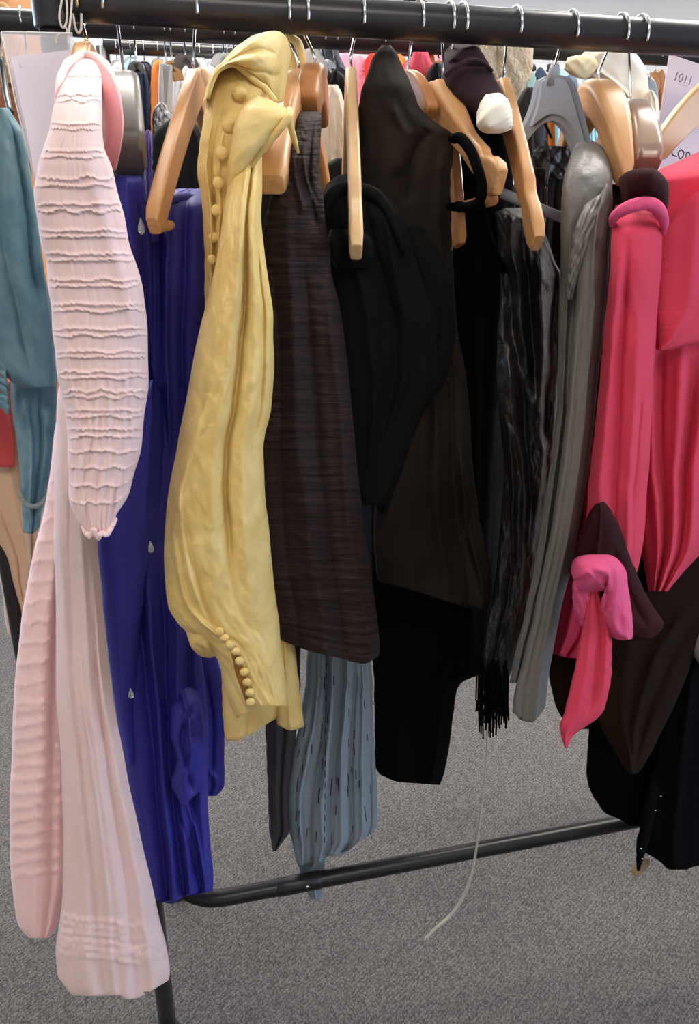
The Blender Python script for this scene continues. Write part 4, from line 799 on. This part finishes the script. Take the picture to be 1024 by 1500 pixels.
tube('lace_band', [P(30, 722, -.275), P(36, 736, -.272), P(48, 742, -.27), P(60, 738, -.272), P(68, 728, -.28)], .004, cloth('grey_lace', (168, 176, 172), crumple=1, cs=200), te, smooth_n=4)
for k in range(9):
    y = 485+k*12; drape('ruffle', [(-20, y, -18, y+6, -.27), (-4, y+rr_.uniform(-2, 6), 0, y+16, -.26), (8+rr_.uniform(0, 8), y+8, 10+rr_.uniform(0, 8), y+28, -.255)], tealM, te, tf=.01, tb=.006, nu=12, nv=16)
tube('bodice_strap', [P(2, 85, -.36), P(6, 112, -.34), P(10, 140, -.31), P(16, 166, -.27)], .004, blkPl, te, smooth_n=4)
pe = thing('peach_gown', 'peach satin gown hanging low behind the teal dress at the left edge', 'gown', P(35, 915, -.42))
drape('skirt', [(560, -80, 60, -.40), (640, -70, 62), (720, -50, 62), (780, -14, 60), (820, 10, 56), (860, 20, 50), (890, 29, 46), (914, 35, 41)], peaM, pe, d=-.40, tf=.03, tb=.04, nu=60, nv=90, folds=[([(.3, .6), (.6, .65), (1, .6)], .06, .010), ([(.3, .8), (.7, .8), (1, .75)], .05, -.010), ([(.3, .4), (1, .35)], .07, -.008)])
drape('hem_scarf', [(700, -40, 20, -.44), (800, -14, 18), (870, 4, 18), (905, 7, 17), (930, 11, 20)], cloth('pale_peach_net', (236, 206, 186)), pe, d=-.46, tf=.012, tb=.012, nu=30, nv=40)
cl = thing('coral_top', 'coral red cotton top peeping out left of the teal lower sleeve', 'top', P(8, 690, -.36))
drape('body', [(520, -60, 12, -.36), (580, -60, 10), (620, -50, 16), (660, -40, 21), (684, -10, 22)], coralM, cl, d=-.365, tf=.02, tb=.02, nu=30, nv=40)

# ================================================================== clear sleeve with paper, number card
ps = thing('plastic_sleeve', 'clear plastic pocket holding blank paper, tied to the rack corner left of the pink dress', 'document pocket', P(70, 290, .02))
slab('pocket_front', [P(2, 47, .03), P(106, 49, .045), P(150, 292, .05), P(58, 292, .04)], .0006, clearM, ps)
slab('pocket_back', [P(2, 47, .024), P(106, 49, .039), P(150, 292, .044), P(58, 292, .034)], .0006, clearM, ps)
slab('paper', [P(16, 84, .027), P(110, 72, .040), P(150, 290, .047), P(60, 290, .037)], .0006, pinkpap, ps)
tube('edge_weld', [P(2, 47, .031), P(21, 140, .035), P(58, 292, .041)], .0008, whitePl, ps)
tube('edge_weld', [P(2, 47, .031), P(54, 48, .038), P(106, 49, .046)], .0009, whitePl, ps)
tube('glare_fold', [P(30, 58, .033), P(27, 80, .034), P(31, 100, .034)], .0012, clearM, ps, smooth_n=3)
st = thing('string_loop', 'cream string loops tied over the top bar beside the corner socket', 'string', P(95, 40, .03))
tube('loop', [P(92, -14, .02), P(90, 4, .026), P(87, 24, .03), P(90, 38, .031), P(94, 40, .031), P(98, 28, .03), P(98, 8, .026), P(96, -14, .02)], .0011, cordM, st, smooth_n=5, seg=8)
tube('long_strand', [P(106, -14, .022), P(105, 5, .028), P(103, 30, .033), P(100, 52, .04), P(99, 64, .042)], .0011, cordM, st, smooth_n=5, seg=8)
tube('short_strand', [P(95, 38, .031), P(98, 44, .036), P(100, 54, .04)], .0009, cordM, st, smooth_n=5, seg=8)
tube('tied_knot', [P(84, 64, .042), P(82, 58, .042), P(86, 51, .043), P(94, 50, .043), P(100, 52, .042)], .0009, cordM, st, smooth_n=4, seg=8)
st2 = thing('string_loop', 'small white string loop hanging from the top bar right of the long cream strand', 'string', P(115, 48, .01))
tube('loop', [P(107, 20, .016), P(109, 34, .018), P(112, 45, .018), P(116, 48, .018), P(119, 40, .018), P(119, 20, .016)], .0012, cordM, st2, smooth_n=5, seg=8)

# card with 1011 and handwriting
kd = thing('number_card', 'white card printed with 1011 and handwritten Con, hanging at the right edge', 'card', P(990, 240, -.02))
TL, TR, BR, BL = P(980, 79, -.10), P(1042, 100, -.10), P(1024, 262, -.10), P(955, 242, -.10)
slab('card', [TL, TR, BR, BL], .001, pinkpap, kd)
ex = (TR-TL)/np.linalg.norm(TR-TL); ey = (TL-BL)/np.linalg.norm(TL-BL); en = np.cross(ex, ey); en /= np.linalg.norm(en); ey = np.cross(en, ex)
def text_on(name, s, px, py, size, m, parent, d=-.10):
    cu = bpy.data.curves.new(name, 'FONT'); cu.body = s; cu.size = size; cu.extrude = .0002; cu.align_x = 'CENTER'; cu.align_y = 'CENTER'
    tmp = bpy.data.objects.new('tmp', cu); me = bpy.data.meshes.new_from_object(tmp); bpy.data.objects.remove(tmp)
    c = P(px, py, d)+en*.0008
    for v in me.vertices:
        q = c+v.co.x*ex+v.co.y*ey+v.co.z*en-np.array(parent['_o']); v.co = q
    me.materials.clear(); me.materials.append(m)
    o = bpy.data.objects.new(name, me); C.objects.link(o); o.parent = parent
    return o
text_on('printed_number', '1011', 1000, 116, .0155, inkM, kd)
def stroke(name, pts, r, m): return tube(name, [P(x, y, -.10)+en*.0006 for x, y in pts], r, m, kd, smooth_n=5, seg=6)
tube('printed_rule', [P(995, 105, -.10)+en*.0004, P(1008, 110, -.10)+en*.0004], .0003, inkM, kd, seg=6)
for k in range(6):
    tube('faint_print', [P(993.5+k*2.2, 123.5+k*.55, -.10)+en*.0004, P(995+k*2.2, 124+k*.55, -.10)+en*.0004], .0008, ink2, kd, seg=6)
stroke('handwriting', [(992, 210), (986, 210), (983, 218), (985, 227), (991, 229)], .0010, inkM)
stroke('handwriting', [(997, 219), (993, 224), (995, 232), (999, 230), (1001, 223), (997, 219)], .0010, inkM)
stroke('handwriting', [(1004, 232), (1005, 224), (1009, 224), (1010, 230)], .0010, inkM)

# ================================================================== garments on the second rail (seen through the gap)
navy = cloth('navy_denim', (52, 60, 84), rough=.85); whiteC = cloth('white_cotton', (244, 244, 246), rough=.8, crumple=.4, cs=30)
offw = cloth('off_white_cotton', (232, 226, 216), rough=.85, crumple=.4); denim = cloth('faded_denim', (104, 116, 134), rough=.85, crumple=.3)
silv = cloth('silver_foil', (210, 210, 214), rough=.3, crumple=1, cs=60, metal=.7); pnk2 = cloth('pink_fluff', (232, 150, 168), rough=.95, crumple=1, cs=90)
blk2 = cloth('black_cotton', (24, 23, 25), rough=.8); tan = cloth('tan_cotton', (214, 176, 138), rough=.8); redC = cloth('red_cotton', (214, 50, 40), rough=.8)
grn = cloth('sage_cotton', (120, 150, 140), rough=.8); oran = cloth('orange_cotton', (226, 130, 60), rough=.8); blu2 = cloth('sky_blue_cotton', (150, 196, 214), rough=.8); lil = cloth('lilac_satin', (132, 118, 190), rough=.4)
crm = cloth('cream_satin', (244, 228, 204), rough=.6, crumple=.4); tomato = cloth('watermelon_fleece', (236, 92, 110), rough=.9)

def hang_bg(label, cat, x, ytop, w, ybot, d, mat, neck=.25, drop=30, slim=1.0, name=None, tf=.02, tb=.04, seed=1, group=None, lean=0):
    t = thing(name or cat.replace(' ', '_'), label, cat, P(x, ybot, d), group)
    n = w*neck/2; s = w/2
    rows = [(ytop, x-n, x+n, d), (ytop+drop*.35, x-s*.62, x+s*.62), (ytop+drop, x-s*.95, x+s*.95), (ytop+drop*1.6, x-s, x+s), ((ytop+ybot)/2, x-s*slim+lean/2, x+s*slim+lean/2), (ybot, x-s*slim+lean, x+s*slim+lean)]
    o = drape('body', rows, mat, t, d=d, tf=tf, tb=tb, nu=36, nv=44, folds=rfolds(seed, 6, .006, .05), wr=[(.0015, 4, 5)], seed=seed)
    return t

def bg_hanger(label, x, yn, d, mat, w=46, drop=22, zr=None, hook=True, rr=.016, group=None, th=.010):
    N = P(x, yn, d); t = thing('clothes_hanger', label, 'clothes hanger', N, group)
    for sgn, nm in ((-1, 'left_arm'), (1, 'right_arm')):
        bar3(nm, quad(N-np.array([0, 0, .008]), P(x+sgn*w/2, yn+drop, d), .015, 10), (th, th), (.02, .016), mat, t, side=OUT, ns=10)
    z = ZFs(sx(x, 45, DB)) if zr is None else zr
    r2 = rr+.002
    s = float((N-np.array([0, D0, 0]))@RAIL); dd2 = DB if zr is None else d
    pts = [N-np.array([0, 0, .006]), N+np.array([0, 0, .008])]
    for ang in np.linspace(-.4, math.pi+.3, 10): pts.append(rail_pt(s, z+r2*math.sin(ang), dd2-r2*math.cos(ang)))
    tube('hook', catmull(np.array(pts), 3), .0015, steel, t, seg=6)
    return t

hang_bg('navy denim jacket under the dark hanger, behind the taupe hanger', 'jacket', 206, 106, 30, 300, -.36, navy, neck=.5, seed=3, drop=24)
bg_hanger('dark grey hanger above the navy denim jacket', 200, 92, -.36, darkPl, w=16, drop=30)
hang_bg('black top with a silver yoke behind the square-ended hanger', 'top', 262, 172, 80, 420, -.30, blk2, seed=4)
hang_bg('silver foil top poking out left of the black top', 'top', 236, 150, 26, 260, -.37, silv, seed=5, drop=16)
bg_hanger('thin white plastic hanger standing upright over the silver foil top', 243, 86, -.40, whitePl, w=6, drop=80, th=.014)
lv = hang_bg('lilac satin strip between the taupe hanger and silver foil top', 'ribbon', 217, 190, 12, 330, -.1, lil, seed=6, drop=10, tf=.006, tb=.006)
hang_bg('tan cotton shirt under a wooden hanger left of the yellow collar', 'shirt', 296, 100, 40, 300, -.34, tan, seed=8)
hang_bg('ivory collared shirt between the brown jacket and slim hanger', 'shirt', 488, 124, 42, 300, -.33, crm, seed=9, drop=40, neck=.3)
hang_bg('black and white striped top over the ivory collared shirt', 'top', 492, 104, 38, 150, -.37, blk2, seed=10, drop=20)
hang_bg('faded denim jacket hanging above the ivory collared shirt', 'jacket', 482, 72, 52, 180, -.44, denim, seed=11, drop=30, neck=.5)
hang_bg('watermelon pink fleece top between taffeta shoulder and contoured hanger', 'top', 616, 76, 44, 260, -.36, tomato, seed=12, drop=26, neck=.5)
hang_bg('orange cotton collar tucked behind the watermelon fleece', 'shirt', 622, 70, 30, 160, -.42, oran, seed=13, drop=12, neck=.6)
hang_bg('black padded jacket behind the watermelon fleece and contoured hanger', 'jacket', 640, 92, 40, 300, -.30, blk2, seed=14)
hang_bg('pale grey shirt seen just right of the yellow collar', 'shirt', 452, 72, 60, 240, -.40, offw, seed=15, drop=24, neck=.5)
hang_bg('dark charcoal jacket between the fleece and silver grey hanger', 'jacket', 776, 128, 44, 420, -.3, chrM, seed=16, drop=30)
hang_bg('black trousers hanging behind the contoured hanger', 'trousers', 722, 190, 60, 520, -.2, velM, seed=17, drop=20)
hang_bg('black coat filling the gap behind the brown jacket collar', 'coat', 500, 232, 70, 640, -.28, blk2, seed=18, drop=20)
hang_bg('deep navy dress in shade behind the royal blue dress', 'dress', 190, 240, 130, 760, -.30, navy, seed=19)
hang_bg('long black coat in the shade behind the yellow robe', 'coat', 345, 150, 150, 880, -.34, blk2, seed=20)
hang_bg('long black dress hanging behind the slim straight hanger', 'dress', 560, 250, 170, 900, -.36, blk2, seed=21)
hang_bg('long charcoal dress hanging behind the satin shawl', 'dress', 770, 270, 130, 900, -.42, chrM, seed=22)
hang_bg('long brown coat hanging behind the maroon collar', 'coat', 910, 260, 130, 900, -.36, bwnM, seed=23)
for i, (x, y, l) in enumerate(((272, 86, 'dark wooden hanger on the second rail, first left of the yellow collar'), (328, 84, 'white-topped hanger on the second rail just left of the yellow collar'), (474, 92, 'thin wire hanger on the second rail above the denim jacket'), (491, 104, 'wire hanger with a round bead on the second rail above the striped top'))):
    bg_hanger(l, x, y, DB, (darkPl, whitePl, steel, blkPl)[i], w=26, drop=14)
for i, (x, l) in enumerate(((4, 'hanger hook at the far left of the second rail, over the teal dress'), (41, 'hanger hook on the second rail left of the corner socket'), (131, 'hanger hook on the second rail right of the cream strings'), (252, 'hanger hook on the second rail above the silver foil top'), (344, 'hanger hook on the second rail left of the yellow collar top'), (560, 'hanger hook on the second rail left of the taffeta shoulder'), (642, 'hanger hook on the second rail left of the plum doublet'))):
    z0 = ZFs(sx(x, 45, DB)); yn = {4: 96, 41: 100}.get(x, 92)
    bg_hanger(l, x, yn, DB, woodB if x < 100 else woodA, w=20, drop=26)
hang_bg('tan wooden-brown coat beside the teal dress at the left edge', 'coat', 22, 96, 50, 420, -.42, cloth('rust_brown_wool', (170, 110, 74)), seed=24, drop=40)

# ================================================================== racks further back
def far_rack(label, x0, x1, y, d, dia, mat=blackP):
    A, B = P(x0, y, d), P(x1, y, d); zz = float(A[2]); s0 = sx(x0, y, d); s1_ = sx(x1, y, d)
    t = thing('garment_rack', label, 'clothes rack', rail_pt(s0, 0, d))
    tube('top_rail', [rail_pt(s, zz, d) for s in np.linspace(s0, s1_, 8)], dia/2, mat, t, seg=12)
    for s in (s0, s1_): tube('post', [rail_pt(s, z, d) for z in np.linspace(0, zz, 6)], dia/2, mat, t, seg=10)
    tube('lower_rail', [rail_pt(s, .25, d) for s in np.linspace(s0, s1_, 4)], dia/2.4, mat, t, seg=10)
    return zz
FR = [(-1.15, 150, 470, 68, 'third clothes rail far behind, left of the yellow collar'), (-1.9, 420, 700, 66, 'clothes rail far behind the slim straight hanger'), (-1.6, 735, 1010, 66, 'clothes rail far behind the silver grey hanger')]
zr = [far_rack(l, x0, x1, y, d, .03) for d, x0, x1, y, l in FR]
cols1 = [(redC, 'red'), (whiteC, 'white'), (blu2, 'sky blue'), (navy, 'navy'), (oran, 'orange'), (whiteC, 'white'), (whiteC, 'white'), (offw, 'off-white'), (whiteC, 'white'), (whiteC, 'white'), (whiteC, 'white'), (blu2, 'sky blue'), (whiteC, 'white'), (whiteC, 'white'), (offw, 'off-white'), (blk2, 'black')]
ordn = ['first', 'second', 'third', 'fourth', 'fifth', 'sixth', 'seventh', 'eighth', 'ninth', 'tenth', 'eleventh', 'twelfth', 'thirteenth', 'fourteenth', 'fifteenth', 'sixteenth']
for i, (m, c) in enumerate(cols1):
    x = 152+i*20; hang_bg(f'{c} top, {ordn[i]} from the left on the third rail far behind', 'top', x, 84+(i*7) % 12, 22 if i else 12, 330+(i*37) % 90, -1.15+((i*5) % 3)*.02, m, seed=30+i, drop=12, tf=.03, tb=.05, group='tops on the third rail behind')
    bg_hanger(f'hanger of the {c} top, {ordn[i]} from the left on the third rail', x, 86+(i*7) % 12, -1.15, whitePl if i % 3 else blkPl, w=12, drop=8, zr=zr[0], rr=.015, group='hangers on the third rail behind')
cols2 = [(denim, 'denim blue'), (pnk2, 'fluffy pink'), (pnk2, 'fluffy pink'), (pnk2, 'fluffy pink'), (redC, 'red'), (whiteC, 'white'), (oran, 'orange'), (tomato, 'watermelon'), (whiteC, 'white'), (pnk2, 'fluffy pink')]
for i, (m, c) in enumerate(cols2):
    x = 470+i*19; hang_bg(f'{c} garment, {ordn[i]} from the left on the rail behind the slim hanger', 'garment', x, 76+(i*5) % 9, 24, 330, -1.9+((i*5) % 3)*.02, m, seed=60+i, drop=12, tf=.04, tb=.05, group='garments on the rail behind the slim hanger')
cols3 = [(blk2, 'black'), (grn, 'sage'), (navy, 'navy'), (oran, 'orange'), (blu2, 'sky blue'), (denim, 'denim blue'), (whiteC, 'white'), (blu2, 'sky blue'), (chrM, 'charcoal'), (offw, 'off-white')]
for i, (m, c) in enumerate(cols3):
    x = 762+i*15; hang_bg(f'{c} garment, {ordn[i]} from the left on the rail behind the silver grey hanger', 'garment', x, 96+(i*7) % 12, 18, 330, -1.6+((i*5) % 3)*.02, m, seed=80+i, drop=12, tf=.03, tb=.05, group='garments on the rail behind the grey hanger')
    bg_hanger(f'hanger of the {c} garment, {ordn[i]} from the left behind the silver grey hanger', x, 96, -1.6, blkPl if i % 2 else whitePl, w=12, drop=8, zr=zr[2], rr=.015, group='hangers behind the grey hanger')
# right of the ivory blouse
bg_hanger('pale grey plastic hanger top beside the ivory blouse', 948, 114, -.34, grayPl, w=16, drop=40, th=.02)
bg_hanger('thick orange wooden hanger top beside the number card', 960, 100, -.40, woodB, w=22, drop=60, th=.028)
hang_bg('ivory strap top hanging between the brown plastic hanger and number card', 'top', 952, 132, 26, 330, -.30, crm, seed=95, drop=16)

# stair railing on the back wall, timber cabinet at the far left, white hook on the wall
DW = -5.7
sr = thing('stair_railing', 'black metal stair railing far behind above the top bar', 'railing', P(800, 30, DW))
tube('handrail', [P(690, 2, DW), P(740, 1, DW), P(870, -2, DW), P(900, 55, DW)], .022, blackP, sr, seg=8)
tube('lower_string', [P(690, 40, DW), P(800, 42, DW)], .02, blackP, sr, seg=8)
tube('stringer', [P(545, -40, DW), P(580, -8, DW), P(640, 20, DW)], .05, blackP, sr, seg=8)
for k, x in enumerate((722, 734, 746, 758, 770, 782, 794, 804)): tube('baluster', [P(x, 0, DW), P(x-4, 42, DW)], .008, blackP, sr, seg=6)
ball('railing_knob', P(790, 10, DW+.02), .03, blackP, sr)
tc_ = thing('timber_cabinet', 'orange timber panel with a rounded corner at the top left corner', 'cabinet', P(0, 300, -3.3))
A = P(0, 40, -3.3); box('panel', (A[0]-.9, A[1], 0), (A[0]+.06, A[1]+.4, A[2]+.5), woodB, tc_, .03)
tube('arched_trim', [P(-14, 10, -3.28), P(0, 6, -3.28), P(10, 12, -3.28), P(14, 22, -3.28)], .012, woodA, tc_, smooth_n=4, seg=8)
wh = tag(tube('wall_hook', [P(975, -14, -5.82), P(973, 2, -5.82), P(972, 11, -5.82)], .024, whitePl, None, seg=10), 'white peg on the pale back wall at the upper right', 'peg')

# ------------------------------------------------------------------ world and view
wd = bpy.data.worlds.new('World'); sc.world = wd; wd.use_nodes = True
wd.node_tree.nodes['Background'].inputs['Color'].default_value = (.9, .95, 1, 1); wd.node_tree.nodes['Background'].inputs['Strength'].default_value = .5
sc.view_settings.view_transform = 'Standard'; sc.view_settings.look = 'None'; sc.view_settings.gamma = 1; sc.view_settings.use_curve_mapping = False
sc.view_settings.exposure = 0.25
def siblings(part_name, child_name, thing_obj):
    kids = [o for o in thing_obj.children]
    p = [o for o in kids if o.name.split('.')[0] == part_name][0]
    for o in kids:
        if o.name.split('.')[0] == child_name: o.parent = p
siblings('sleeve', 'scalloped_edging', pk); siblings('front_panel', 'covered_button', ye); siblings('sleeve', 'cuff_button', ye); siblings('collar', 'collar_edge', ye)
siblings('lapel', 'lapel_edge', ye); siblings('skirt', 'beading', ch); siblings('draped_fall', 'fringe', sh); siblings('button_placket', 'stud', bt); siblings('collar', 'piping', rd)
siblings('lower_rail', 'connector_sleeve', rk); siblings('lower_rail', 'rivet', rk); siblings('shoulder_roll', 'fold_ridge', pv); siblings('lower_sleeve', 'lace_band', te)
for o in list(bpy.data.objects):
    if '_o' in o: del o['_o']
